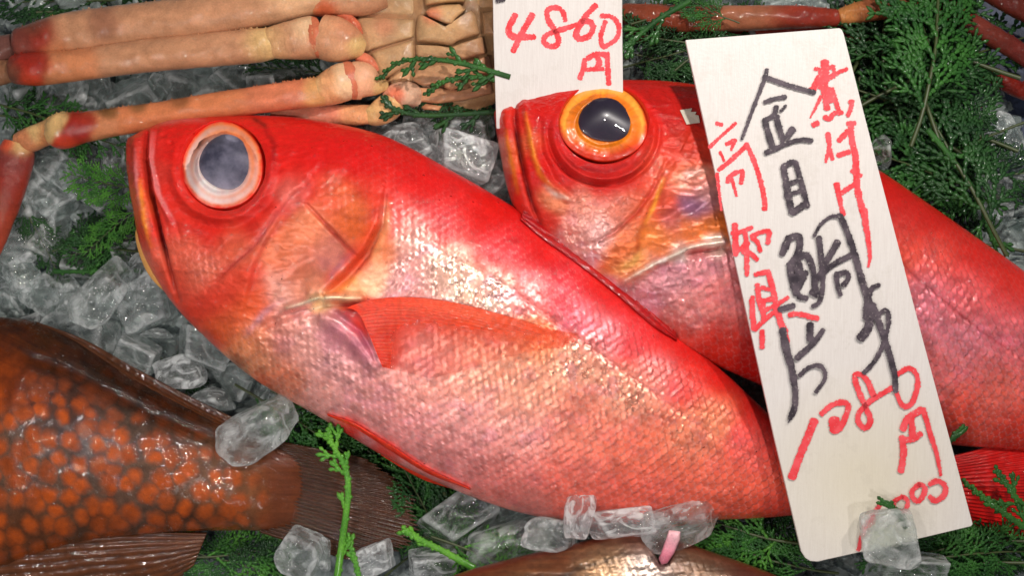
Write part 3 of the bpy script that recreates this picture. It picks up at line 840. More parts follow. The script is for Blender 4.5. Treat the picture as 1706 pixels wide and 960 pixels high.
PT2 = [(1100, 150, (206, 28, 24), 0, 0, 0), (1130, 200, (212, 36, 28), 0, 0, 0), (1140, 250, (214, 66, 44), .2, .1, 0, 22), (900, 165, (206, 30, 26), 0, 0, 0, 20), (895, 215, (202, 34, 30), 0, 0, 0, 20), (905, 270, (206, 34, 30), 0, 0, 0, 20),
       (838, 200, (216, 50, 40), 0, 0, 0, 14), (848, 260, (224, 90, 50), .2, 0, 0, 12), (862, 320, (210, 50, 40), .1, 0, 0, 14), (885, 235, (224, 100, 60), .2, 0, 0, 10), (940, 300, (200, 36, 34), 0, 0, 0, 18), (1010, 300, (196, 32, 30), 0, 0, 0, 16), (1060, 290, (206, 40, 36), 0, 0, 0, 16),
       (925, 330, (220, 130, 90), .3, 0, 0, 12), (900, 365, (214, 52, 42), .1, 0, 0, 16), (970, 345, (220, 130, 110), .4, .4, 0, 18), (990, 380, (222, 170, 170), .6, .9, 0, 18), (1030, 350, (216, 120, 100), .4, .4, 0, 18), (960, 385, (218, 140, 130), .5, .8, 0, 16),
       (1060, 350, (214, 90, 56), .3, 0, 0, 16), (1080, 385, (222, 120, 50), .4, 0, 0, 16), (1090, 300, (216, 90, 60), .3, .2, 0, 18), (1100, 340, (214, 76, 44), .3, 0, 0, 16), (1040, 410, (228, 112, 56), .5, 0, 0, 16), (1060, 440, (236, 140, 80), .6, 0, 0, 14),
       (1150, 300, (222, 130, 96), .5, .2, 0, 16), (1160, 340, (130, 90, 130), .4, 0, 0, 15), (1120, 370, (180, 90, 90), .3, 0, 0, 12), (1180, 320, (190, 130, 130), .4, 0, 0, 12), (1150, 385, (232, 116, 48), .5, 0, 0, 16), (1190, 375, (234, 124, 48), .5, 0, 0, 14), (1110, 410, (226, 120, 60), .4, 0, 0, 14),
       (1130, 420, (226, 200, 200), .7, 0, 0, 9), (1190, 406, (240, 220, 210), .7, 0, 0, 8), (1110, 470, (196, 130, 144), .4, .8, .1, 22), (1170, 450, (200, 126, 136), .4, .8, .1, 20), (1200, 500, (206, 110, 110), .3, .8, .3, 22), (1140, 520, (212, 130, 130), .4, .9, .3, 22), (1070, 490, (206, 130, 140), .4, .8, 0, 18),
       (1200, 570, (190, 40, 30), .1, .5, .3, 22), (1130, 560, (196, 70, 60), .2, .6, .3, 18), (1260, 600, (170, 24, 20), .0, .4, 0, 22),
       (1480, 320, (196, 26, 20), 0, 0, 0), (1540, 370, (190, 26, 20), 0, 0, 0), (1620, 430, (196, 34, 26), 0, .2, 0), (1700, 480, (200, 40, 30), 0, .2, 0), (1800, 570, (190, 30, 24), 0, .3, 0),
       (1490, 390, (204, 60, 56), .2, .6, 0, 26), (1500, 430, (214, 70, 36), .2, .3, .3, 24), (1560, 430, (206, 70, 60), .3, .7, .1, 22), (1610, 490, (204, 84, 90), .4, .9, .1, 26), (1540, 490, (200, 110, 130), .4, 1, .3, 30), (1600, 570, (190, 110, 130), .4, 1, .4, 34), (1690, 560, (196, 96, 110), .35, 1, .3, 34),
       (1560, 620, (200, 96, 100), .35, 1, .6, 30), (1660, 650, (200, 90, 84), .3, 1, .7, 34), (1600, 690, (196, 60, 46), .2, 1, .7, 26), (1700, 720, (186, 40, 28), .1, .8, .4, 24), (1560, 725, (180, 36, 26), .1, .7, .3, 18), (1800, 680, (196, 70, 60), .2, 1, .6, 40)]
LN2 = [([(842, 220), (850, 270), (862, 320)], 4, GO, .8), ([(876, 190), (884, 240), (900, 290), (925, 320)], 4, GO, .7), ([(860, 175), (860, 215), (868, 265), (884, 330), (900, 370)], 3.5, (110, 8, 10), 1.0), ([(880, 160), (900, 150), (940, 142)], 5, PK, .3),
       ([(910, 310), (930, 325), (950, 332)], 4, WH, .8), ([(1110, 270), (1085, 320), (1060, 355), (1020, 390), (975, 410)], 2.5, DR_, .6), ([(1104, 300), (1090, 340), (1075, 372)], 4, (250, 170, 60), .8), ([(1064, 380), (1062, 420), (1050, 455)], 4, (176, 60, 20), .5),
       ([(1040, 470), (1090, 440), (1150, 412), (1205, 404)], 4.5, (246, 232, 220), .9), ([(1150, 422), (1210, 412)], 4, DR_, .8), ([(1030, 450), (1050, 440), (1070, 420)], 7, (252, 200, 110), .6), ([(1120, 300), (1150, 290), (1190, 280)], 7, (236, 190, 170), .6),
       ([(930, 252), (960, 278), (1010, 286), (1060, 270)], 4, (120, 14, 14), .6), ([(1380, 380), (1500, 440), (1620, 540), (1760, 640)], 3, (150, 40, 50), .6)]
c2, m2 = fish_surface(g2, sculpt2, PT2, (13.0, 11.0), 23, LN2)
add_body('body', g2, M['red_skin'], fish2, c2, m2)
S2 = Surf(g2['V'])


def iris2(r, a):
    n = fbm(a * 16, r * 3, 4)
    low = sstep(-0.1, 0.8, np.sin(a)) * sstep(0.60, 0.85, r)
    top = lin((246, 138, 22)); lo = lin((230, 70, 26))
    c = top * (1 - low)[..., None] + lo * low[..., None]
    y = (sstep(0.70, 0.90, r) * (1 - low) * 0.6)[..., None]
    c = c * (1 - y) + lin((250, 190, 80)) * y
    e = sstep(0.88, 1.0, r + 0.10 * (n - 0.5) + 0.06 * np.sin(a))[..., None]
    c = c * (1 - e) + lin((218, 60, 30)) * e
    return c * (0.65 + 0.6 * n)[..., None]


eye(fish2, 1005, 206, 74, 65, 0.0, S2, 0.585, iris2, M['pupil_dark'], 0.12, 0.11, 0.94)

# ---- brown spotted fish, lower left
fish3 = thing('spotted_fish', 'wet brown fish with orange spots, tail to the right, in the lower left', 'fish')
ST3 = [((-260, 560), (-260, 900)), ((-120, 520), (-150, 930)), ((0, 528), (-20, 948)), ((60, 536), (60, 925)), ((130, 566), (130, 905)), ((220, 622), (210, 893)), ((300, 664), (300, 886)), ((380, 702), (390, 884)), ((440, 728), (450, 884)), ((480, 744), (484, 880)), ((512, 762), (512, 870))]
g3 = loft(ST3, [(0, .7), (.3, .85), (.6, .70), (.8, .44), (.92, .20), (1, .03)], 0.42, 520, 260, (2.5, 0.55), 0.6)
px, py = proj(g3['V'])


def hexspots(a, b, s, seed):
    u = a / s; v = b / s / 0.88
    i0 = np.floor(u).astype(int); j0 = np.floor(v).astype(int)
    best = np.full(u.shape, 9.); sec = np.full(u.shape, 9.); idn = np.zeros(u.shape)
    for dj in (-1, 0, 1, 2):
        for di in (-1, 0, 1, 2):
            i = i0 + di; j = j0 + dj
            cx = i + 0.5 * (j & 1) + 0.62 * (hsh(i, j, seed) - 0.5); cy = j + 0.62 * (hsh(i, j, seed + 1) - 0.5)
            d = np.hypot(u - cx, (v - cy) * 0.88)
            m = d < best
            sec = np.where(m, best, np.minimum(sec, d)); idn = np.where(m, hsh(i, j, seed + 2), idn); best = np.where(m, d, best)
    return best, sec, idn


wx = 9 * (fbm(px / 22, py / 22, 3) - 0.5); wy = 9 * (fbm(px / 22, py / 22, 8) - 0.5)
b_, s_, id_ = hexspots(px + 1.6 * wx + 0.15 * py, py + 1.6 * wy - 0.22 * px, 35, 5)
b_ = b_ * (0.8 + 0.55 * id_) + 0.13 * (fbm(px / 8, py / 8, 60) - 0.5)
spot = sstep(0.66, 0.16, b_) * (0.55 + 0.9 * fbm(px / 28, py / 28, 93))
q = rbf(px, py, [(60, 560, (96, 48, 16), 0, 0, 0), (160, 610, (60, 32, 12), 0, 0, 0), (230, 660, (64, 34, 14), 0, .1, 0, 26), (80, 590, (80, 42, 16), 0, .1, 0, 26), (300, 690, (78, 40, 20), 0, 0, 0), (20, 620, (150, 60, 16), 0, 0, 0, 30), (120, 680, (100, 60, 50), .1, 1, 0),
                 (40, 760, (128, 92, 78), .2, 1, 0), (120, 770, (120, 92, 84), .2, 1, 0), (200, 730, (124, 94, 84), .2, 1, 0), (300, 770, (140, 96, 76), .2, 1, 0), (380, 800, (150, 100, 74), .2, .9, 0), (220, 830, (120, 84, 72), .1, 1, 0),
                 (440, 790, (168, 92, 44), .1, .5, 0, 26), (500, 800, (110, 52, 26), .1, .0, 0, 20), (500, 850, (100, 48, 24), .1, .0, 0, 20), (500, 765, (100, 48, 24), .1, .0, 0, 18), (80, 850, (120, 76, 56), .1, 1, 0), (300, 870, (96, 52, 30), .0, .4, 0, 22), (60, 900, (120, 60, 26), 0, .5, 0, 26), (180, 880, (96, 54, 30), 0, .4, 0, 22), (420, 740, (110, 52, 24), 0, .2, 0, 22), (370, 870, (110, 58, 30), 0, .4, 0, 20)], 6)
c3 = q[..., :3]
oc = lin((184, 78, 16)) * (0.7 + 0.5 * id_)[..., None] * (0.6 + 0.8 * fbm(px / 12, py / 12, 77))[..., None]
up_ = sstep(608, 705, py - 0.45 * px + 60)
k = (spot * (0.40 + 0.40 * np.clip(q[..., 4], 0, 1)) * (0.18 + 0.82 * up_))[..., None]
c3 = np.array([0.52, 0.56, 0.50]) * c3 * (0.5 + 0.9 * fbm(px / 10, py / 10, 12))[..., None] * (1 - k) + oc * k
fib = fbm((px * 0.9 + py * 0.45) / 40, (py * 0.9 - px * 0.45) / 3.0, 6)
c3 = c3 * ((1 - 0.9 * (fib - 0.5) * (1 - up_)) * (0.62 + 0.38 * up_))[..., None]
tb = sstep(390, 480, px + 30 * (fbm(px / 30, py / 12, 91) - .5))[..., None]
c3 = c3 * (1 - tb) + lin((96, 48, 24)) * (0.7 + 0.6 * fbm(px / 60, py / 4, 6))[..., None] * tb
g3['V'][..., 2] += (0.012 * (fbm(px / 14, py / 14, 3) - 0.5) + 0.07 * (fbm(px / 70, py / 70, 30) - 0.5) + 0.02 * fib * (1 - up_)
                    - 0.10 * np.exp(-(dpoly(px, py, [(-100, 560), (0, 580), (120, 620), (250, 690), (430, 760)])[0] / 10) ** 2)) * g3['fade']
m3 = np.zeros(c3.shape); m3[..., 0] = 0.02; m3[..., 2] = 0.5
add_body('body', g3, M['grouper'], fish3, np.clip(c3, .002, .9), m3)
S3 = Surf(g3['V'])
fin('tail_fin', fish3, [(428, 728), (452, 765), (458, 810), (456, 850), (432, 888)], [(612, 764), (690, 818), (706, 868), (684, 914), (596, 940)], M['brown_fin'],
    lambda x, y: 0.52 - 0.0005 * (x - 460), 28, NR=100, ridge=0.045, curl=0.16, seed=21, ca=0.25, cb=0.45, notch=0.06)
strip('dorsal_fin', fish3, [(90, 596), (160, 634), (240, 676), (320, 712), (400, 738), (462, 752)], [(60, 536), (140, 566), (226, 614), (308, 657), (392, 698), (452, 730)], M['brown_dark'],
      lambda x, y: S3(x, y, .5) - 0.01, 0.50, 7, ridge=0.014, seed=22, ca=0.0, cb=0.25, slant=4.0, hump=0.05)
strip('anal_fin', fish3, [(345, 888), (240, 890), (130, 900), (30, 918), (-60, 940)], [(322, 945), (270, 985), (190, 1015), (60, 1040), (-80, 1050)], M['brown_fin'],
      0.52, 0.25, 9, ridge=0.04, seed=23, ca=0.1, cb=0.6, slant=3.0, hump=0.1)

# ---- bronze fish, bottom edge
fish4 = thing('bronze_fish', 'bronze brown fish with silvery cheek, only its back showing at the bottom edge', 'fish')
ST4 = [((700, 990), (700, 1010)), ((760, 958), (730, 1080)), ((850, 932), (830, 1180)), ((950, 908), (950, 1240)), ((1050, 886), (1080, 1270)), ((1110, 893), (1160, 1270)), ((1180, 918), (1260, 1250)), ((1260, 946), (1340, 1210)), ((1330, 975), (1400, 1160)), ((1420, 1010), (1460, 1100))]
g4 = loft(ST4, [(0, .08), (.12, .4), (.35, .75), (.7, .7), (1, .2)], 0.95, 420, 200, (2.4, .55), .6)
px, py = proj(g4['V'])
n_ = fbm(px / 60, py / 7, 4); n2_ = fbm(px / 12, py / 9, 14)
n_ = n_ * (0.6 + 0.8 * fbm(px / 100, py / 3.2, 8))
q = rbf(px, py, [(800, 950, (120, 66, 38), .2, 0, 0), (900, 930, (116, 64, 36), .2, 0, 0), (1000, 915, (130, 80, 48), .4, 0, 0), (1010, 940, (190, 150, 110), .8, 0, 0, 24), (1070, 955, (200, 180, 170), .8, 0, 0, 24), (1060, 900, (110, 60, 40), .2, 0, 0, 16),
                 (1150, 925, (100, 62, 40), .3, 0, 0), (1180, 950, (150, 116, 90), .6, 0, 0, 24), (1240, 955, (110, 60, 50), .2, 0, 0), (1000, 1050, (180, 150, 120), .7, 0, 0), (880, 958, (130, 84, 50), .5, 0, 0, 22)], 6)
c4 = q[..., :3] * (0.55 + 0.9 * n_)[..., None] * (0.75 + 0.5 * n2_)[..., None]
sh_, si_, sc_, _x = scales(px * 0.95 + py * 0.3, py - 0.3 * px, 13, 8, 61)
c4 = c4 * (0.7 + 0.6 * si_ * q[..., 3])[..., None]
ln_ = dpoly(px, py, [(880, 1000), (960, 950), (1040, 925), (1085, 930)])[0]
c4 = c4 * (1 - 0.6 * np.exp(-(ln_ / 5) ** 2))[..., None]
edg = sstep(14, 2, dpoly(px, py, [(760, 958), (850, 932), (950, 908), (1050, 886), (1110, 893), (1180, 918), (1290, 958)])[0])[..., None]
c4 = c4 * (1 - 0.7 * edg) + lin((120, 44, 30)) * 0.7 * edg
g4['V'][..., 2] += 0.035 * sh_ * q[..., 3] * g4['fade']
m4 = np.zeros(c4.shape); m4[..., 0] = np.clip(q[..., 3], 0, .9); m4[..., 2] = 0.3
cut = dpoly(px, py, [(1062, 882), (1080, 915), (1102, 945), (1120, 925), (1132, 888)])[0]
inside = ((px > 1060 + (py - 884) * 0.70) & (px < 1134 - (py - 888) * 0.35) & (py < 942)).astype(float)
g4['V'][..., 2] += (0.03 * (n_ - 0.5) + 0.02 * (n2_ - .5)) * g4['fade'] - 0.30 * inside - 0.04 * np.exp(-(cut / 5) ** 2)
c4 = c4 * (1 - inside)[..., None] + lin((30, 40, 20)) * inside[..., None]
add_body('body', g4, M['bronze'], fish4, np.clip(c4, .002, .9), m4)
S4 = Surf(g4['V'])
GILL = [(1114, 884), (1134, 886), (1133, 900), (1124, 922), (1112, 940), (1102, 942), (1097, 932), (1104, 914)]

# ---- torn shiny scrap beside the sprig
pth = spl([(598, 915), (625, 908), (655, 914)], 40)
# ------------------------------------------------------------------ crab
crab = thing('crab', 'large pale orange crab lying belly up behind the fish, legs to the left', 'crab')


def plate(name, poly, z, h, pts, parent, mat, k=2.2, seed=0, rim=0.25, nr=26, na=150, up=1.0):
    """domed shell plate with a rounded edge over a (star shaped) picture outline"""
    p = np.asarray(poly, float)
    c = p.mean(0)
    q = np.vstack([p, p[:1]])
    L = np.r_[0, np.cumsum(np.hypot(*np.diff(q, axis=0).T))]
    s = np.linspace(0, L[-1], na, endpoint=False)
    b = np.stack([np.interp(s, L, q[:, 0]), np.interp(s, L, q[:, 1])], -1)
    for _ in range(3):
        b = 0.5 * b + 0.25 * (np.roll(b, 1, 0) + np.roll(b, -1, 0))
    r = np.r_[np.linspace(0, 0.8, nr - 12), 0.8 + 0.2 * np.sin(np.linspace(0.1, np.pi / 2, 12))]
    PX = c[0] + (b[None, :, 0] - c[0]) * r[:, None]; PY = c[1] + (b[None, :, 1] - c[1]) * r[:, None]
    rr = r[:, None] + 0 * PX
    zz = z + h * (1 - rr ** 2) * 0.6 + rim * (1 - rr ** 9).clip(0) ** 0.5 - rim
    zz = zz + 0.03 * (fbm(PX / 26, PY / 26, seed) - 0.5) + 0.008 * (fbm(PX / 5, PY / 5, seed) - .5)
    V = PA(PX, PY, zz * up)
    V2 = PA(PX[-1:], PY[-1:], zz[-1:] - 0.25)
    V = np.concatenate([V, V2], 0)
    px, py = proj(V)
    q = rbf(px + 8 * (fbm(px / 20, py / 20, 3) - .5), py, pts, 3) * 1.05
    q = q * (0.75 + 0.5 * fbm(px / 18, py / 18, seed + 3))[..., None]
    m = np.zeros(q.shape); m[..., 2] = 0.32
    return mesh(name, V, gridF(V.shape[0], na, True), mat, parent, np.clip(q, 0.002, .9), m)


plate('gill_flesh', GILL, 1.50, 0.06, [(1128, 890, (236, 190, 196), 12), (1110, 930, (206, 110, 130), 14), (1116, 905, (222, 150, 164), 12)], fish4, M['crab'], seed=5, rim=0.08)['label'] = 'pink flesh poking out of the gill'

CB = [(600, 20, (176, 134, 96)), (640, 60, (178, 138, 104)), (700, 30, (150, 118, 84)), (620, 110, (204, 158, 110)), (680, 100, (176, 144, 108)), (640, 45, (190, 120, 90), 10), (740, 30, (196, 152, 104)), (730, 70, (186, 148, 108)), (760, 90, (160, 124, 88)),
      (790, 60, (176, 132, 96)), (720, 130, (190, 140, 104)), (770, 160, (150, 104, 74)), (700, 155, (212, 140, 100)), (800, 110, (196, 130, 100)), (560, 90, (210, 150, 110)), (720, 25, (214, 110, 80), 8)]


def zpoly(pts, ox=560, oy=0, s=4.173):
    return [(ox + x / s, oy + y / s) for x, y in pts]


# broad underlying shell
plate('shell', [(560, -120), (820, -120), (860, 20), (856, 150), (790, 196), (690, 172), (600, 110), (556, 60), (530, 0)], 0.43, 0.08, [(700, 100, (150, 112, 78), 60), (600, 60, (160, 110, 80), 40)], crab, M['crab'], seed=40)
PL = [([(100, -260), (560, -260), (560, 120), (170, 98), (108, 70)], .50), ([(132, 128), (170, 110), (552, 132), (556, 180), (545, 258), (250, 345), (200, 372), (142, 325)], .54),
      ([(238, 372), (275, 350), (546, 268), (550, 400), (520, 438), (310, 572), (262, 480)], .50), ([(325, 582), (420, 505), (535, 445), (522, 590), (450, 606), (350, 592)], .46),
      ([(430, 545), (480, 540), (530, 575), (520, 605), (470, 600)], .54), ([(1012, 78), (1100, 66), (1100, 245), (1024, 240)], .50), ([(940, -200), (1120, -200), (1110, 56), (1010, 68), (975, 40)], .46)]
for k, (p, z) in enumerate(PL):
    plate('breast_plate', zpoly(p), z, 0.06, CB, crab, M['crab'], seed=50 + k, rim=0.11)
AB = [([(590, -260), (920, -260), (900, 10), (760, 18), (620, 40)], .66), ([(618, 78), (650, 50), (740, 30), (860, 25), (908, 65), (832, 130), (806, 168), (765, 165), (640, 112)], .74), ([(565, 112), (590, 95), (640, 128), (740, 178), (800, 182), (900, 104), (938, 60), (972, 92), (1002, 235), (850, 285), (800, 315), (700, 298), (558, 288), (556, 200)], .66),
      ([(553, 308), (700, 312), (790, 328), (870, 295), (1018, 250), (1044, 370), (900, 412), (560, 405)], .62), ([(528, 558), (560, 480), (700, 438), (900, 440), (1060, 382), (1090, 500), (900, 558), (600, 600)], .58), ([(535, 604), (700, 608), (900, 620), (1080, 572), (1090, 650), (900, 700), (700, 722), (542, 704)], .54), ([(580, 742), (620, 715), (740, 735), (722, 772), (600, 766)], .50), ([(745, 560), (800, 545), (870, 560), (860, 610), (800, 628), (750, 610)], .68)]
for k, (p, z) in enumerate(AB):
    plate('belly_segment', zpoly(p), z, 0.07, CB, crab, M['crab'], seed=70 + k, rim=0.11)


def limb(name, path, rad, z, pts, parent, flat=0.85, seed=0, spines=0, n=150, na=40, rough=0.03, mat=None):
    """jointed crab leg segment: path of picture points with its own radius (px)"""
    p = spl([(x, y, zz, r) for (x, y), zz, r in zip(path, z, rad)], n)
    r = np.clip(p[:, 3], 1, None) / 100
    u = np.linspace(0, 1, n)
    r = r * (1 - (1 - np.clip(u / 0.03, 0, 1)) ** 2) ** 0.5 * (1 - (1 - np.clip((1 - u) / 0.03, 0, 1)) ** 2) ** 0.5 + 0.004
    V, F, a = tube(PA(p[:, 0], p[:, 1], p[:, 2]), r, flat, na)
    px, py = proj(V)
    nz = fbm(px / 16, py / 16, seed)
    V[..., 2] += rough * (nz - 0.5) * 2 + 0.012 * (fbm(px / 5, py / 5, seed) - 0.5)
    q = rbf(px + 12 * (fbm(px / 25, py / 25, 3) - .5), py + 6 * (fbm(px / 20, py / 20, 9) - .5), pts, 3)
    q = q * (0.72 + 0.56 * fbm(px / 30, py / 12, seed + 3))[..., None]
    m = np.zeros(q.shape); m[..., 2] = 0.34
    VV = [V.reshape(-1, 3)]; Q = [q.reshape(-1, 3)]; Mk = [m.reshape(-1, 3)]; FF = [F]
    off = n * na
    # rough granules along the upper edge
    rs = np.random.default_rng(seed)
    for _ in range(spines):
        i = rs.integers(6, n - 8); b = rs.normal(np.pi, 0.28) if True else 0
        j = int((b / (2 * np.pi)) * na) % na
        c = V[i, j]; ctr = V[i].mean(0); d = c - ctr; d /= np.linalg.norm(d) + 1e-6
        tng = V[i + 1, j] - V[i, j]; tng /= np.linalg.norm(tng) + 1e-6
        w = np.cross(d, tng); s = 0.009 + 0.009 * rs.random()
        bs = [c + s * (tng * math.cos(t_) + w * math.sin(t_)) - d * 0.01 for t_ in (0, 1.57, 3.14, 4.71)]
        tp = [c + d * s * 1.3 + s * 0.3 * (tng * math.cos(t_) + w * math.sin(t_)) for t_ in (0, 1.57, 3.14, 4.71)]
        VV.append(np.array(bs + tp)); FF.append(np.array([[0, 1, 5, 4], [1, 2, 6, 5], [2, 3, 7, 6], [3, 0, 4, 7], [4, 5, 6, 7]]) + off); off += 8
        Q.append(np.tile(q[i, j] * 1.1, (8, 1))); Mk.append(np.tile(m[i, j], (8, 1)))
    return mesh(name, np.vstack(VV), np.vstack(FF), mat or M['crab'], parent, np.clip(np.vstack(Q), .002, .9), np.vstack(Mk))


TAN, ORG, YEL, RED, DRK = (188, 134, 100), (196, 124, 84), (208, 168, 112), (150, 40, 28), (104, 62, 46)
# leg nearest the top
L1 = empty('leg'); L1.parent = crab
limb('leg_segment', [(22, 76), (110, 58), (220, 42), (340, 28), (480, 2), (580, -22)], [24, 34, 34, 33, 30, 26], [.55, .6, .65, .7, .7, .6],
     [(70, 60, RED, 13), (60, 45, DRK, 10), (120, 60, TAN, 24), (250, 45, TAN), (400, 15, TAN), (500, 0, (206, 158, 120)), (30, 75, (120, 60, 50), 14), (170, 40, (150, 100, 76), 12), (95, 80, ORG, 10)], L1, seed=1, spines=70)
limb('leg_segment', [(-60, 96), (-20, 88), (26, 74)], [26, 24, 18], [.45, .5, .5], [(0, 85, (110, 70, 62), 30)], L1, seed=2)
limb('leg_segment', [(490, 8), (530, -4), (600, -10), (640, -20)], [20, 30, 34, 30], [.6, .62, .6, .55], [(500, 10, YEL, 14), (560, 0, TAN), (540, 15, (206, 90, 50), 10)], L1, seed=3)
# second leg
L2 = empty('leg'); L2.parent = crab
limb('leg_segment', [(18, 116), (60, 114), (130, 108), (250, 92), (380, 80), (440, 74), (470, 70)], [22, 27, 25, 26, 27, 26, 20], [.62, .68, .72, .76, .78, .78, .74],
     [(44, 106, RED, 14), (70, 104, RED, 8), (48, 132, (180, 60, 34), 9), (20, 120, DRK, 10), (110, 110, ORG, 20), (250, 92, TAN), (380, 80, TAN), (440, 70, YEL, 16), (120, 128, (190, 120, 80), 12)], L2, seed=4, spines=120)
limb('leg_segment', [(-50, 130), (-10, 122), (22, 118)], [24, 22, 17], [.5, .55, .58], [(0, 120, (140, 96, 70), 30)], L2, seed=5)
limb('leg_segment', [(422, 66), (450, 70), (490, 66), (520, 62), (532, 60)], [13, 24, 31, 34, 31], [.74, .78, .78, .76, .74],
     [(430, 62, YEL, 10), (455, 72, (210, 160, 112), 14), (490, 66, (196, 140, 104), 16), (505, 50, (222, 180, 140), 10), (524, 60, (206, 120, 84), 6)], L2, seed=6)
limb('joint_membrane', [(520, 64), (528, 62), (536, 60)], [30, 34, 30], [.74, .76, .74], [(528, 60, (196, 108, 76), 20)], L2, seed=7)
limb('leg_segment', [(534, 60), (560, 66), (585, 74), (606, 84)], [35, 36, 28, 12], [.74, .76, .72, .62],
     [(550, 60, (206, 146, 108), 16), (590, 80, YEL, 8), (570, 90, (206, 150, 110), 10), (575, 50, (196, 130, 96), 10)], L2, seed=8)
limb('joint_membrane', [(566, 22), (586, 44), (596, 62)], [10, 14, 10], [.60, .60, .56], [(585, 45, (206, 104, 74), 20)], L2, seed=9)
# third leg, running down to the left
L3 = empty('leg'); L3.parent = crab
limb('leg_segment', [(84, 220), (104, 218), (150, 210), (250, 194), (360, 176), (460, 162), (536, 152), (556, 150)], [20, 29, 24, 21, 21, 22, 23, 19], [.55, .62, .66, .74, .78, .8, .8, .78],
     [(124, 216, RED, 11), (140, 222, RED, 7), (110, 236, (190, 60, 36), 7), (150, 205, RED, 6), (86, 210, YEL, 8), (100, 198, YEL, 6), (170, 214, ORG, 12), (250, 196, (202, 120, 78), 24), (180, 186, (120, 80, 46), 6), (230, 176, (126, 84, 50), 6), (360, 178, (196, 116, 76), 24), (460, 160, (206, 118, 84), 24), (300, 165, (150, 90, 56), 7), (530, 158, (210, 150, 96), 12)], L3, seed=10, spines=90)
limb('leg_segment', [(30, 240), (52, 232), (76, 222), (94, 216)], [17, 20, 20, 24], [.48, .52, .56, .6], [(40, 240, ORG, 10), (60, 222, YEL, 7), (75, 225, (190, 120, 76), 8), (90, 215, YEL, 8), (90, 230, (200, 110, 90), 5)], L3, seed=11)
limb('leg_segment', [(34, 238), (26, 262), (18, 300), (6, 350), (-12, 410), (-30, 460)], [24, 29, 27, 22, 16, 10], [.46, .48, .46, .42, .38, .3],
     [(30, 240, YEL, 9), (10, 238, (200, 70, 44), 6), (20, 270, (130, 52, 44), 16), (10, 320, (140, 48, 36), 24), (-5, 380, (150, 60, 40))], L3, seed=12)
limb('leg_segment', [(510, 158), (540, 150), (568, 138), (590, 130)], [12, 25, 30, 28], [.78, .8, .8, .76],
     [(518, 150, YEL, 9), (545, 150, (214, 150, 104), 12), (575, 138, (222, 180, 140), 10)], L3, seed=13)
limb('joint_membrane', [(572, 138), (584, 134), (594, 132)], [27, 31, 27], [.74, .76, .74], [(584, 134, (198, 110, 80), 20)], L3, seed=14)
limb('leg_segment', [(588, 134), (606, 134), (626, 140), (646, 142)], [30, 29, 18, 7], [.74, .74, .66, .56], [(605, 130, (220, 160, 124), 14), (635, 142, YEL, 7)], L3, seed=15)
limb('joint_membrane', [(596, 92), (612, 104), (626, 122)], [8, 12, 8], [.62, .62, .58], [(612, 105, (216, 120, 90), 20)], L3, seed=16)
# small rear leg
L4 = empty('leg'); L4.parent = crab
limb('leg_segment', [(450, 188), (520, 192), (580, 192), (624, 190)], [10, 16, 17, 15], [.4, .45, .5, .52], [(500, 190, (214, 130, 104), 30), (600, 190, (216, 150, 104), 14)], L4, seed=17)
limb('leg_segment', [(604, 192), (626, 190), (648, 178), (662, 164)], [10, 19, 22, 16], [.5, .54, .54, .5], [(610, 185, YEL, 8), (635, 185, (222, 170, 116), 14)], L4, seed=18)
limb('leg_segment', [(648, 172), (664, 160), (684, 160), (700, 168)], [18, 22, 22, 12], [.5, .52, .5, .42], [(664, 158, (214, 110, 80), 6), (684, 156, (210, 164, 136), 12)], L4, seed=19)

# the red crab behind, upper right
crab2 = thing('crab', 'dark red crab whose legs lie under the cedar in the upper right', 'crab')
RB = (126, 48, 32)
for k, (path, rad, z, pts) in enumerate([
        ([(1030, 22), (1120, 30), (1230, 30), (1330, 28), (1400, 30)], [17, 22, 21, 19, 14], [-.1, .0, .05, .05, .0], [(1100, 30, (128, 60, 40)), (1240, 20, (150, 92, 66)), (1340, 30, (130, 44, 30))]),
        ([(1395, 30), (1440, 18), (1500, 8), (1550, -8)], [14, 18, 18, 14], [.0, .05, .05, .0], [(1410, 25, (170, 110, 60), 14), (1470, 12, (150, 90, 56)), (1500, 8, RB)]),
        ([(1040, 58), (1150, 54), (1280, 44), (1400, 56), (1470, 60)], [13, 15, 15, 15, 9], [-.3, -.3, -.25, -.25, -.3], [(1100, 50, (96, 40, 28)), (1300, 50, (150, 50, 40)), (1450, 60, (110, 30, 22))]),
        ([(1530, -12), (1580, 18), (1640, 52), (1706, 92), (1780, 150)], [16, 18, 17, 16, 14], [-.1, -.1, -.15, -.2, -.3], [(1580, 20, (96, 40, 32)), (1650, 60, (104, 44, 34)), (1700, 90, (90, 30, 26))]),
        ([(1620, -30), (1690, 8), (1790, 60)], [15, 18, 16], [-.1, -.1, -.2], [(1680, 5, (84, 32, 24))]),
        ([(1620, 108), (1660, 128), (1700, 150), (1760, 175)], [8, 14, 14, 10], [-.5, -.5, -.5, -.6], [(1660, 130, (104, 26, 18))])]):
    limb('leg', path, rad, z, pts, crab2, seed=30 + k, spines=20)


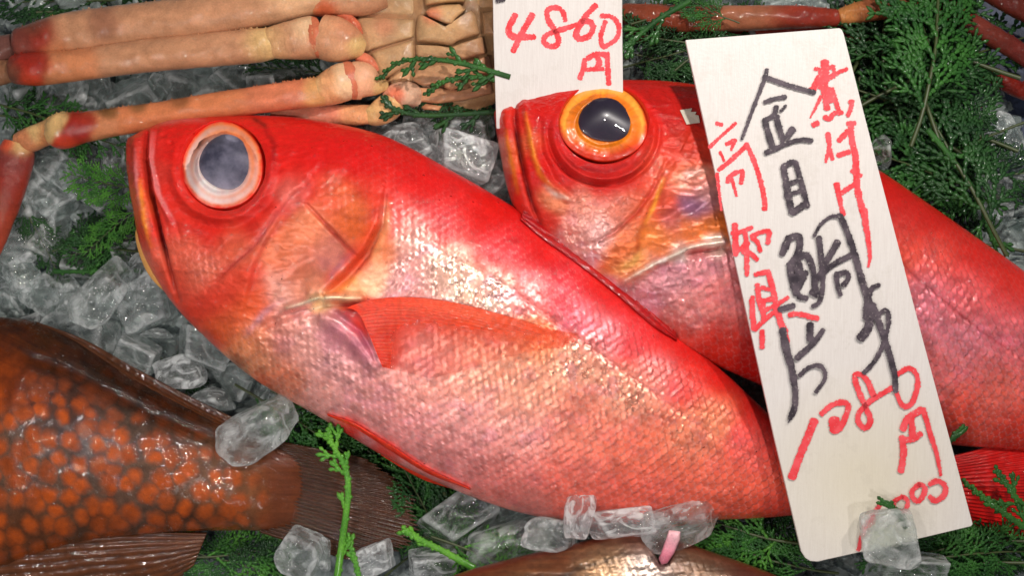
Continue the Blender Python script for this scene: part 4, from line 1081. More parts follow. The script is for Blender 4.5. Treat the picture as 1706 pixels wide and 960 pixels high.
# ------------------------------------------------------------------ price tags
def plane_tag(name, label, outline, zfun, thick, mat, strokes):
    """flat tag standing on the tilted plane z = zfun (A + B*py); strokes are its lettering"""
    A_, B_ = zfun
    def on(px, py, lift=0.0):
        px = np.asarray(px, float); py = np.asarray(py, float)
        # z = A + B*(-Y*100)  plane in world; X=(px-853)k Y=-(py-480)k k=(H-z)/H/100
        t_ = (py - 480)
        z = (A_ + B_ * t_) / (1 + B_ * t_ / H) + lift
        return PA(px, py, z)
    root = thing(name, label, 'price tag')
    o = np.asarray(outline, float)
    top = on(o[:, 0], o[:, 1]); bot = top - np.array([0, 0, thick])
    n = len(o)
    ins = on(o[:, 0], o[:, 1])
    F = [tuple(range(n))[::-1], tuple(range(n, 2 * n))] + [(i, (i + 1) % n, n + (i + 1) % n, n + i) for i in range(n)]
    b = mesh('board', np.vstack([top, bot]), F, mat, root, smooth=False)
    bv = b.modifiers.new('bevel', 'BEVEL'); bv.width = 0.012; bv.segments = 2; bv.limit_method = 'ANGLE'
    rs = np.random.default_rng(5)
    for ink in ('red', 'black'):
        VV = []; FF = []; off = 0; kk = 0
        WT = []
        for (inkn, ox, oy, s, pts, w) in strokes:
            if inkn != ink: continue
            kk += 1
            p = np.array([(ox + x / s, oy + y / s) for x, y in pts], float)
            if len(p) == 1: p = np.vstack([p, p + 0.5])
            L = np.hypot(*np.diff(p, axis=0).T).sum()
            n = max(10, int(L / 1.0))
            q = spl(p, n)
            w0, w1 = (w if isinstance(w, tuple) else (w, w))
            ww = np.linspace(w0, w1, n) / s / 2
            # round ends
            arc = np.r_[0, np.cumsum(np.hypot(*np.diff(q, axis=0).T))]
            T = np.gradient(q, axis=0); T /= np.linalg.norm(T, axis=1)[:, None] + 1e-9
            # extend by half a width with rounded caps
            e = 7
            ca = np.linspace(1, 0, e, endpoint=False)
            q = np.vstack([q[0] - T[0] * ww[0] * ca[:, None] * 0.7, q, q[-1] + T[-1] * ww[-1] * ca[::-1][:, None] * 0.7])
            cw = np.sqrt(1 - ca ** 2).clip(0.25, 1)
            ww = np.r_[ww[0] * cw, ww, ww[-1] * cw[::-1]]
            ww = ww * (0.88 + 0.30 * vnoise(np.arange(len(ww)) / 9.0, np.full(len(ww), kk * 3.3), kk))
            T = np.vstack([np.repeat(T[:1], e, 0), T, np.repeat(T[-1:], e, 0)])
            N = np.stack([-T[:, 1], T[:, 0]], -1)
            m = len(q)
            j1 = ww + rs.normal(0, 0.6, m); j2 = ww + rs.normal(0, 0.6, m)
            cols = np.stack([q + N * j1[:, None], q + N * j1[:, None] * 0.5, q, q - N * j2[:, None] * 0.5, q - N * j2[:, None]], 1)
            VV.append(on(cols[..., 0], cols[..., 1], 0.0035 + 0.0009 * kk + (0.0 if ink == 'red' else 0.035 - 0.0)).reshape(-1, 3) if False else
                      on(cols[..., 0], cols[..., 1], 0.003 + 0.0004 * kk + (0.0 if ink == 'red' else 0.0002 + 0.0004 * 70)).reshape(-1, 3))
            FF.append(gridF(m, 5) + off); off += m * 5
        if VV:
            lo = mesh(ink + '_lettering', np.vstack(VV), np.vstack(FF), M['ink_' + ink], root, smooth=False)
    return root


def ink(name, a, b, paper=(0.70, 0.62, 0.58), hole=0.16):
    t = NT(name)
    co = t.coord()
    n = t.noise(28, 4, 0.7, co); n2 = t.noise(5, 3, 0.5, co)
    c = t.mix(t.ramp(n2, [(0.35, 0), (0.65, 1)]), a, b)
    c = t.mix(t.ramp(n, [(0.60, 0.0), (0.74, 0.75)]), c, paper)
    return t.done(t.pbr(Base__Color=c, Roughness=0.5, Specular__IOR__Level=0.3))


M['ink_red'] = ink('red_marker', lin((222, 52, 60)), lin((236, 84, 92)))
M['ink_black'] = ink('black_marker', lin((50, 42, 50)), lin((92, 80, 88)))
t = NT('white_wood')
co = t.coord()
gr = t.n('ShaderNodeMapping', Vector=co, Scale=(14, 0.9, 1), Rotation=(0, 0, math.radians(-14))).outputs[0]
g_ = t.noise(3.0, 5, 0.6, gr)
st = t.n('ShaderNodeVectorMath', _operation='DISTANCE', i0=co, i1=(5.35, -3.0, 1.55)).outputs['Value']
c = t.mix(t.ramp(g_, [(0.3, 0.0), (0.75, 1.0)]), (0.64, 0.585, 0.56), (0.715, 0.665, 0.64))
c = t.mix(t.math('MULTIPLY', t.ramp(st, [(0.0, 1.0), (0.16, 0.0)]), 0.0), c, (0.7, 0.62, 0.42))
yel = t.n('ShaderNodeMapRange', Value=st, **{'From Min': 0.3, 'From Max': 1.9, 'To Min': 0.55, 'To Max': 0.0}).outputs[0]
c = t.mix(yel, c, (0.62, 0.54, 0.36))
c = t.mix(t.math('MULTIPLY', t.ramp(t.noise(1.3, 5, 0.7), [(0.56, 0.0), (0.60, 0.6), (0.66, 0.1)]), 0.22), c, (0.42, 0.37, 0.30))
M['wood'] = t.done(t.pbr(Base__Color=c, Roughness=0.42, Coat__Weight=0.15, Coat__Roughness=0.25, Normal=t.bump(g_, 0.25, 0.02, t.bump(t.noise(22, 3), 0.2, 0.02))))

Z1 = (1180, 90, 6.4); Z2 = (1180, 190, 5.646); Z3 = (1190, 350, 5.332); Z4 = (1230, 500, 4.8); Z5 = (1290, 600, 4.571); Z6 = (1400, 760, 5.333)
ZS = (820, 0, 4.8)


def SK(inkn, Z, lst):
    return [(inkn, *Z, p, w) for p, w in lst]


strokes = (
    SK('black', Z1, [([(625, 165), (610, 240), (545, 410), (470, 600), (400, 790), (358, 905)], (44, 34)), ([(595, 240), (720, 285), (900, 345), (1130, 408)], (52, 56)),
                     ([(605, 512), (700, 478), (825, 455)], 46), ([(725, 560), (715, 620), (680, 665), (600, 705)], 52), ([(828, 545), (775, 605)], (26, 40))]) +
    SK('black', Z2, [([(530, 55), (560, 160), (605, 310)], 58), ([(640, 20), (665, 120), (712, 250)], 58), ([(795, 140), (755, 200), (715, 260)], (66, 56)),
                     ([(545, 362), (640, 322), (760, 268), (880, 242), (975, 250)], (52, 44)),
                     ([(708, 495), (735, 650), (765, 830), (790, 925)], 62), ([(708, 492), (780, 455), (825, 460)], 52), ([(825, 462), (868, 620), (935, 870)], 52),
                     ([(715, 665), (850, 628)], 44), ([(725, 768), (875, 722)], 44), ([(790, 930), (860, 885), (895, 850)], 58)]) +
    SK('black', Z3, [([(605, 390), (640, 300), (665, 250)], 62), ([(650, 252), (740, 235), (762, 300), (735, 410), (690, 470)], 60), ([(668, 480), (690, 610), (730, 745)], 62), ([(750, 770), (820, 785)], 52),
                     ([(700, 470), (790, 400), (840, 430), (880, 540), (895, 690), (912, 755)], 56), ([(740, 480), (760, 590), (740, 690)], 78), ([(720, 600), (815, 560)], 60), ([(730, 680), (800, 600)], 48), ([(868, 722), (905, 755)], 58),
                     ([(930, 245), (948, 400), (962, 560), (962, 700), (930, 820), (875, 858)], (54, 40)), ([(885, 235), (940, 135), (1030, 62), (1120, 50)], (24, 40)),
                     ([(1120, 50), (1180, 190), (1250, 400), (1320, 650), (1400, 880), (1435, 960)], (54, 60)), ([(1095, 285), (1030, 400), (970, 500)], (64, 50)), ([(905, 610), (1050, 490), (1225, 395)], (60, 50)),
                     ([(1085, 560), (1092, 650), (1120, 755)], 42), ([(1090, 575), (1170, 555), (1190, 610), (1145, 670)], 46), ([(1465, 668), (1405, 692), (1368, 780), (1352, 880), (1350, 960)], (40, 62)),
                     ([(580, 885), (705, 850)], 50)]) +
    SK('black', Z4, [([(355, 240), (385, 400), (430, 560), (455, 720), (450, 840), (412, 950)], (60, 40)), ([(575, 195), (575, 320)], 54), ([(680, 240), (600, 345), (470, 465)], (40, 56)),
                     ([(490, 605), (560, 545), (640, 525), (688, 565), (688, 640), (620, 738)], (36, 34)),
                     ([(1035, 0), (1050, 100), (1040, 220), (980, 305)], (60, 74)), ([(1075, 40), (1130, 200), (1200, 400), (1250, 600), (1258, 730)], (60, 44)),
                     ([(1130, 112), (1175, 82), (1200, 120), (1190, 260), (1110, 460), (1005, 585)], (36, 34))]) +
    SK('black', Z5, [([(165, 330), (155, 400), (105, 480)], (40, 10))]) +
    SK('red', Z2, [([(78, 85), (128, 100)], 40), ([(10, 312), (130, 200), (258, 85)], 32), ([(172, 282), (255, 245)], 44), ([(248, 250), (215, 340)], (44, 22)), ([(112, 355), (148, 440)], 30), ([(98, 525), (200, 445), (350, 305)], 42),
                   ([(82, 560), (100, 720), (122, 905)], (36, 20)), ([(355, 280), (430, 440), (495, 640), (530, 820), (530, 895)], (44, 52)), ([(180, 640), (195, 595), (260, 550), (325, 535)], 40), ([(325, 545), (308, 650)], 46), ([(218, 610), (268, 770)], (36, 24)),
                   ([(1125, 185), (1138, 300), (1105, 450)], (54, 28)), ([(1145, 330), (1168, 425)], 36), ([(1340, 95), (1352, 250), (1385, 400), (1392, 560), (1405, 720), (1445, 880), (1475, 990)], (62, 58)), ([(1310, 88), (1380, 85)], 40),
                   ([(1228, 250), (1310, 160)], 50), ([(1220, 388), (1325, 356)], 46), ([(1350, 535), (1435, 580)], 44), ([(1208, 660), (1228, 760), (1265, 945)], (58, 36)), ([(1250, 745), (1385, 655)], 46)]) +
    SK('red', Z1, [([(1240, 80), (1250, 200)], 80), ([(1140, 155), (1220, 165), (1330, 130)], 42), ([(1335, 125), (1345, 190)], 40), ([(1480, 155), (1370, 205), (1230, 290), (1095, 385)], (36, 66)), ([(1225, 190), (1230, 350)], 100),
                   ([(1180, 240), (1110, 370)], 50), ([(1200, 450), (1155, 550), (1090, 675)], (44, 18)), ([(1235, 380), (1268, 580)], 66), ([(1320, 370), (1365, 520), (1400, 635)], 50), ([(1280, 370), (1310, 500)], 60),
                   ([(1240, 672), (1295, 685), (1335, 640)], 52), ([(1340, 625), (1430, 622)], 42), ([(1120, 755), (1168, 735)], 58), ([(1525, 505), (1525, 560), (1488, 660)], (66, 34))]) +
    SK('red', Z3, [([(1328, 0), (1350, 150), (1372, 300), (1382, 420), (1368, 505)], (62, 18)), ([(1140, 0), (1152, 40)], 36),
                   ([(182, 130), (188, 250), (190, 395)], 54), ([(210, 205), (335, 155)], 36), ([(160, 205), (205, 205)], 46), ([(272, 200), (288, 320), (290, 580)], (44, 36)), ([(195, 370), (300, 290)], 44), ([(255, 370), (320, 385), (380, 440)], 44),
                   ([(335, 250), (382, 285), (410, 365)], 40), ([(330, 232), (430, 192), (490, 188)], 40), ([(490, 195), (475, 295)], 42),
                   ([(365, 575), (430, 558), (485, 552)], 44), ([(482, 560), (520, 700), (560, 880), (585, 960)], 50), ([(382, 665), (400, 800), (440, 960)], 46), ([(420, 690), (500, 710)], 36), ([(405, 815), (540, 785)], 44), ([(430, 905), (560, 835), (655, 778)], 36), ([(340, 775), (335, 960)], 42)]) +
    SK('red', Z4, [([(108, 0), (115, 100), (125, 235)], 40), ([(130, 238), (250, 125), (330, 70)], 38), ([(200, 0), (200, 130)], 40), ([(300, 60), (340, 180), (368, 250), (385, 340)], 54), ([(190, 250), (192, 380)], 42), ([(410, 122), (480, 112), (635, 150)], 40)]) +
    SK('red', Z5, [([(305, 465), (250, 600), (200, 720), (135, 895)], 60), ([(360, 412), (440, 345), (530, 325), (565, 360), (540, 440), (500, 530)], 44), ([(455, 460), (468, 535)], 84),
                   ([(895, 215), (800, 270), (720, 325), (650, 400), (640, 470), (690, 520), (732, 465), (700, 370), (640, 230), (612, 125), (660, 112), (710, 165), (755, 270)], 42),
                   ([(938, 112), (1020, 65), (1080, 105), (1090, 200), (1050, 325), (990, 355), (945, 290), (920, 210)], 38), ([(970, 590), (985, 700), (965, 850)], 48), ([(980, 530), (1010, 455), (1120, 378)], 50),
                   ([(1135, 378), (1200, 600), (1240, 730), (1268, 880)], (46, 24)), ([(1045, 440), (1055, 590)], 46), ([(975, 610), (1060, 605), (1115, 565)], 44)]) +
    SK('red', Z6, [([(355, 430), (290, 540), (220, 640), (160, 840)], (44, 34)), ([(560, 365), (600, 410), (580, 480), (520, 500), (475, 460), (490, 400), (550, 365)], 40),
                   ([(700, 255), (640, 310), (645, 370), (690, 405), (738, 350), (750, 280), (700, 255)], 46), ([(795, 255), (860, 225), (928, 265), (925, 345), (850, 402), (795, 365)], 46)]))
plane_tag('price_tag', 'large leaning white wooden price tag with black and red writing, standing over the rear fish',
          [(1142, 66), (1270, 56), (1399, 46), (1403, 49), (1406, 56), (1460, 268), (1540, 574), (1621, 874), (1618, 878), (1492, 908), (1362, 937), (1350, 936), (1342, 931), (1335, 920), (1290, 730), (1216, 396)],
          (1.76, -0.0007), 0.07, M['wood'], strokes)
strokes2 = (SK('red', ZS, [([(185, 118), (132, 225), (165, 288), (335, 295)], 50), ([(322, 115), (240, 260), (168, 405)], 48),
                           ([(585, 160), (560, 85), (500, 58), (440, 85), (450, 160), (500, 240), (530, 310), (515, 360), (460, 368), (412, 330), (435, 280), (520, 245), (680, 195)], 42),
                           ([(828, 40), (760, 110), (700, 200), (672, 270), (700, 308), (770, 288), (808, 220), (780, 172), (720, 165)], 46), ([(872, 125), (960, 135), (1012, 205), (1000, 295), (930, 355), (885, 368), (868, 290), (905, 170)], 38),
                           ([(742, 475), (730, 540), (702, 625)], 42), ([(765, 465), (820, 435), (925, 432)], 44), ([(918, 435), (932, 670)], 42), ([(835, 445), (858, 500), (832, 550)], 42), ([(750, 555), (885, 550)], 36)]) +
            SK('black', ZS, [([(40, 2), (95, -8)], 36)]))
plane_tag('price_tag', 'white price tag reading 4860 standing upright behind the rear fish head',
          [(819, -130), (928, -131), (1036, -132), (1037, 60), (1039, 215), (932, 216), (827, 214), (822, 60)], (0.52, -0.0016), 0.06, M['wood'], strokes2)

t = NT('tape')
M['tape'] = t.done(t.pbr(Base__Color=t.mix(t.noise(20), (0.7, 0.62, 0.5), (0.8, 0.74, 0.62)), Roughness=0.4))
pp = np.array([(1133, 183), (1153, 180), (1151, 186), (1160, 186), (1158, 191), (1164, 192), (1166, 204), (1144, 207)], float)
zt = S2(pp[:, 0], pp[:, 1]) + 0.03
top = PA(pp[:, 0], pp[:, 1], zt); n = len(pp)
tag(mesh('paper_scrap', np.vstack([top, top - [0, 0, .02]]), [tuple(range(n))[::-1], tuple(range(n, 2 * n))] + [(i, (i + 1) % n, n + (i + 1) % n, n + i) for i in range(n)], M['tape'], smooth=False),
    'tiny cream scrap of paper stuck on the rear red fish beside the big tag', 'scrap')


# ------------------------------------------------------------------ ice lumps
def chunk_mesh(name, seed, box=True, p=9, nz=0.035):
    import bmesh
    bm = bmesh.new(); bmesh.ops.create_icosphere(bm, subdivisions=5, radius=1)
    D = np.array([v.co[:] for v in bm.verts]); F = [[v.index for v in f.verts] for f in bm.faces]; bm.free()
    rs = np.random.default_rng(seed)
    N = []; C = []
    if box:
        R3 = np.linalg.qr(np.eye(3) + 0.16 * rs.normal(size=(3, 3)))[0]
        for a in range(3):
            for s in (-1, 1):
                N.append(s * R3[a] + 0.10 * rs.normal(size=3)); C.append(0.80 + 0.22 * rs.random())
    for _ in range(5 if box else 14):
        v = rs.normal(size=3); N.append(v); C.append((1.0 if box else 0.72) + 0.25 * rs.random())
    N = np.array(N); N /= np.linalg.norm(N, axis=1)[:, None]; C = np.array(C)
    r = ((np.clip(D @ N.T, 0, None) / C) ** p).sum(1) ** (-1 / p)
    V = D * np.clip(r, 0, 1.5)[:, None]
    a = fbm(V[:, 0] * 2.2 + V[:, 2] * 1.7 + 9, V[:, 1] * 2.2 - V[:, 2] * 1.1 + 9, seed)
    b = fbm(V[:, 0] * 7 + V[:, 2] * 5 + 9, V[:, 1] * 7 - V[:, 2] * 4 + 9, seed + 1)
    V = V * (1 + nz * 2.4 * (a - 0.5) + nz * 0.7 * (b - 0.5))[:, None]
    # a bite out of one face, as moulded cubes have
    c = rs.normal(size=3); c /= np.linalg.norm(c)
    V = V - 0.22 * c * np.exp(-((V - c * 0.95) ** 2).sum(1) / 0.25)[:, None]
    me = mesh(name, V, np.array(F), None, link=False).data
    return me


CH = [chunk_mesh('ice_cube', 100 + k, box=(k % 3 != 2), p=(16 if k % 2 else 11)) for k in range(9)]
for k, me in enumerate(CH):
    me.materials.append(M['ice_clear'] if k % 2 else M['ice_frost'])
CHC = [m.copy() for m in CH]
for m in CHC:
    m.materials.clear(); m.materials.append(M['ice_clear'])
CHF = [m.copy() for m in CH]
for m in CHF:
    m.materials.clear(); m.materials.append(M['ice_frost'])


def ice(px, py, z, sx, sy, sz, rz, label, k, pool=None, group='ice cubes scattered round the fish', tilt=(0, 0)):
    o = bpy.data.objects.new('ice_cube', (pool or CH)[k % 9])
    o.location = P(px, py, z); o.scale = (sx / 100, sy / 100, sz / 100)
    o.rotation_euler = (tilt[0], tilt[1], math.radians(rz))
    COL.objects.link(o)
    return tag(o, label, 'ice', group)


ice(172, 487, .42, 50, 32, 26, 58, 'clear oblong ice cube standing out left of the front fish chin', 1, CHC)
ice(118, 505, .25, 22, 22, 20, 20, 'small round ice lump touching the oblong ice cube', 2, CHC)
ice(135, 560, .12, 56, 40, 30, -12, 'large wet ice lump behind the spotted fish back', 4, CHC)
ice(55, 548, .0, 34, 28, 24, 10, 'ice lump at the left, low by the back of the spotted fish', 5, CHC)
ice(228, 592, .22, 42, 30, 26, -20, 'flat ice cube resting on the spotted fish fin edge', 7, CHC)
ice(300, 618, .25, 36, 26, 24, 12, 'frosted ice cube between the two fish, right of a flat one', 0, CHF)
ice(342, 580, .20, 46, 34, 26, -25, 'smooth grey ice cube under the front fish throat', 3, CHC)
ice(245, 505, .15, 46, 42, 26, 20, 'broken clear ice under the front fish chin', 6, CHC)
ice(262, 555, .30, 24, 9, 10, 2, 'thin sliver of ice above the flat cube', 2, CHC)
ice(398, 628, .10, 36, 28, 24, 0, 'ice lump hard against the front fish belly', 5, CHC)
ice(354, 664, .34, 36, 20, 18, 0, 'small oval ice lump on the fin of the spotted fish', 2, CHC)
ice(432, 715, .92, 56, 36, 22, 38, 'big melting ice cube lying on the tail of the spotted fish', 1, CHC)
ice(500, 922, .85, 34, 36, 22, 60, 'egg shaped ice lump at the bottom on the spotted fish tail', 4, CHC)
ice(540, 915, .75, 14, 24, 14, 5, 'tiny ice piece right of the egg shaped lump', 8, CHC)
ice(625, 932, .75, 32, 26, 20, 20, 'rough brown streaked ice lump by the bright green sprig', 6, CHF)
ice(765, 860, .35, 62, 40, 30, 30, 'large cloudy ice cube under the front fish belly', 3, CHC)
ice(855, 905, .40, 62, 40, 30, 28, 'long clear ice cube above the bronze fish back', 1, CHC)
ice(725, 945, .35, 46, 30, 26, 10, 'grey ice cube at the bottom edge left of the bronze fish', 7, CHF)
ice(780, 925, .15, 30, 26, 22, 50, 'ice cube wedged behind the bottom edge cube', 5, CHC)
ice(918, 890, .95, 38, 28, 22, -8, 'rounded pink tinted ice lump under the fish belly', 4, CHC)
ice(962, 858, 1.25, 34, 21, 20, 84, 'upright ice cube leaning on the front fish belly', 0, CHF)
ice(1032, 872, 1.20, 52, 26, 20, 2, 'wide frosted ice cube between belly and bronze fish', 3, CHF)
ice(1138, 868, 1.10, 56, 34, 22, 28, 'flat clear ice slab beside the gill of the bronze fish', 1, CHC)
ice(1470, 248, .45, 20, 26, 16, -10, 'small round ice lump right of the big tag above the rear fish', 2, CHC)
ice(1482, 893, 1.75, 42, 40, 20, 4, 'clear dome of ice leaning on the foot of the big tag', 0, CHC)
ice(1520, 945, 1.0, 62, 22, 22, 0, 'ice cube lying below the big tag at the bottom edge', 7, CHC)
ice(770, 262, .35, 52, 42, 26, -22, 'big white ice cube between the two red fish', 3, CHF)
ice(785, 215, .22, 34, 30, 24, 24, 'greenish ice cube by the foot of the 4860 tag', 1, CHC)
ice(668, 240, .15, 46, 30, 24, 20, 'flat white ice cube behind the front fish back', 0, CHF)
ice(712, 225, .05, 34, 28, 24, 60, 'ice cube left of the greenish one', 5, CHC)
ice(815, 300, .20, 34, 28, 22, 30, 'ice lump just left of the rear fish mouth', 4, CHC)
ice(838, 322, .05, 26, 24, 22, 70, 'ice lump below the rear fish mouth', 6, CHC)
ice(395, 432, -.3, 40, 30, 20, 70, 'ice cube hidden beneath the front fish', 6, CHC) if False else None
ice(240, 440, .05, 40, 26, 24, 40, 'bright ice lump touching the lower jaw of the front fish', 8, CHF)
ice(210, 425, -.05, 30, 24, 20, 0, 'ice lump left of the one at the lower jaw', 3, CHC)
LM = [(371, 275, "front fish eye"), (228, 260, "front fish mouth"), (235, 430, "front fish jaw"), (330, 560, "front fish throat"), (480, 690, "front fish belly"), (690, 800, "pelvic fin"), (880, 870, "front fish tail end"),
      (90, 215, "third crab leg joint"), (20, 300, "dark claw leg"), (250, 192, "middle of the third crab leg"), (400, 172, "third crab leg"), (180, 100, "second crab leg"), (560, 90, "crab hip"), (620, 190, "small rear crab leg"), (700, 150, "crab shell edge"),
      (172, 487, "oblong ice cube"), (55, 545, "spotted fish back"), (230, 615, "spotted fish dorsal fin"), (430, 715, "big melting ice cube"), (600, 830, "spotted fish tail"), (250, 930, "spotted fish anal fin"), (480, 910, "egg shaped lump"),
      (770, 262, "big white ice cube"), (830, 200, "4860 tag foot"), (830, 80, "4860 tag"), (835, 290, "rear fish mouth"), (1050, 80, "right edge of the 4860 tag"), (1120, 130, "rear fish forehead"),
      (1270, 50, "top of the big tag"), (1420, 100, "top right corner of the big tag"), (1440, 200, "right edge of the big tag"), (1470, 250, "small round lump by the tag"), (1560, 330, "rear fish back"), (1660, 420, "rear fish back by the picture edge"),
      (1600, 60, "red crab leg"), (1500, 20, "bent red crab leg"), (1640, 240, "olive stem"), (1690, 150, "blue tray"), (950, 910, "bronze fish back"), (1120, 910, "pink gill flesh"), (1240, 900, "bronze fish gill"),
      (1340, 920, "lower left corner of the big tag"), (1482, 893, "dome of ice"), (1600, 880, "lower right corner of the big tag"), (1650, 820, "red tail fin"), (1690, 930, "lower right picture corner"), (120, 20, "top left picture corner"), (20, 460, "left picture edge"), (230, 350, "front fish lip"), (60, 90, "red patches of the crab legs")]
USED = set()


def place_label(kind, px, py, ln):
    size = 'long' if False else ('small' if ln < 26 else 'medium' if ln < 34 else 'large')
    cand = sorted(LM, key=lambda q: math.hypot(q[0] - px, q[1] - py))
    def dirw(q):
        dx, dy = px - q[0], py - q[1]
        if abs(dx) > 2.2 * abs(dy): return 'right of' if dx > 0 else 'left of'
        if abs(dy) > 2.2 * abs(dx): return 'below' if dy > 0 else 'above'
        return ('lower ' if dy > 0 else 'upper ') + ('right of' if dx > 0 else 'left of')
    for a in cand[:3]:
        for near in ('close ', '', 'farther '):
            d = math.hypot(a[0] - px, a[1] - py)
            if (near == 'close ' and d > 45) or (near == 'farther ' and d < 70): continue
            lb = f"{size} {kind} {near}{dirw(a)} the {a[2]}"
            if lb not in USED:
                USED.add(lb); return lb
    lb = f"{size} {kind} {dirw(cand[0])} the {cand[0][2]}, towards the {cand[1][2]}"
    k = 2
    while lb in USED and k < 6:
        lb = f"{size} {kind} {dirw(cand[0])} the {cand[0][2]}, {dirw(cand[k])} the {cand[k][2]}"; k += 1
    USED.add(lb)
    return lb


regions = [  # polygon-ish boxes: x0,y0,x1,y1,count,size, label
    (0, 130, 480, 180, 26, (20, 40), 'clear broken ice lump between the second and third crab legs', -.25, CHC),
    (330, 40, 520, 60, 5, (20, 34), 'pale ice lump between the upper two crab legs', -.3, CHC),
    (80, 255, 240, 330, 20, (18, 36), 'clear broken ice lump left of the front fish mouth, below the crab leg', -.2, CHC),
    (0, 300, 90, 520, 20, (20, 38), 'clear ice lump at the left edge below the crab claw leg', -.3, CHC),
    (60, 420, 240, 530, 12, (18, 32), 'clear ice lump in the hollow above the spotted fish', -.3, CHC),
    (620, 205, 860, 345, 16, (18, 34), 'ice lump filling the gap between the two red fish', -.25, CH),
    (400, 600, 540, 680, 6, (18, 30), 'ice lump under the front fish belly near its throat', -.35, CHC),
    (700, 830, 900, 950, 10, (18, 32), 'ice lump among the greens below the front fish', -.3, CHC),
    (1440, 200, 1690, 420, 22, (20, 36), 'dim ice lump under the cedar right of the rear fish', -.45, CHC),
    (1560, 880, 1706, 960, 6, (22, 34), 'dim ice lump under the cedar in the lower right corner', -.3, CHC)]
rr = random.Random(3)
for (x0, y0, x1, y1, n, sz, lb, z, pool) in regions:
    for k in range(n):
        s = rr.uniform(*sz)
        xx, yy = rr.uniform(x0, x1), rr.uniform(y0, y1); kk = rr.randrange(9)
        ice(xx, yy, z + rr.uniform(-.08, .22), s * rr.uniform(.9, 1.4), s, s * rr.uniform(.6, .9), rr.uniform(0, 180), place_label('frosted ice lump' if pool is CH and kk % 2 == 0 else 'clear ice lump', xx, yy, s), kk, pool,
            'broken ice lumps lying under and between the fish', (rr.uniform(-.5, .5), rr.uniform(-.5, .5)))


# ------------------------------------------------------------------ cedar sprigs
TPL = []
for (tt_, w_) in ((0.0, 0.35), (0.62, 1.0), (0.86, 0.8)):
    for k in range(6):
        a = k * math.pi / 3
        TPL.append((tt_, w_ * math.cos(a), w_ * math.sin(a)))
TPL.append((1.22, 0, 0))
TPL = np.array(TPL)
TF = [(k, (k + 1) % 6, 6 + (k + 1) % 6, 6 + k) for k in range(6)] + [(6 + k, 6 + (k + 1) % 6, 12 + (k + 1) % 6, 12 + k) for k in range(6)]
TF3 = [(12 + k, 12 + (k + 1) % 6, 18) for k in range(6)]


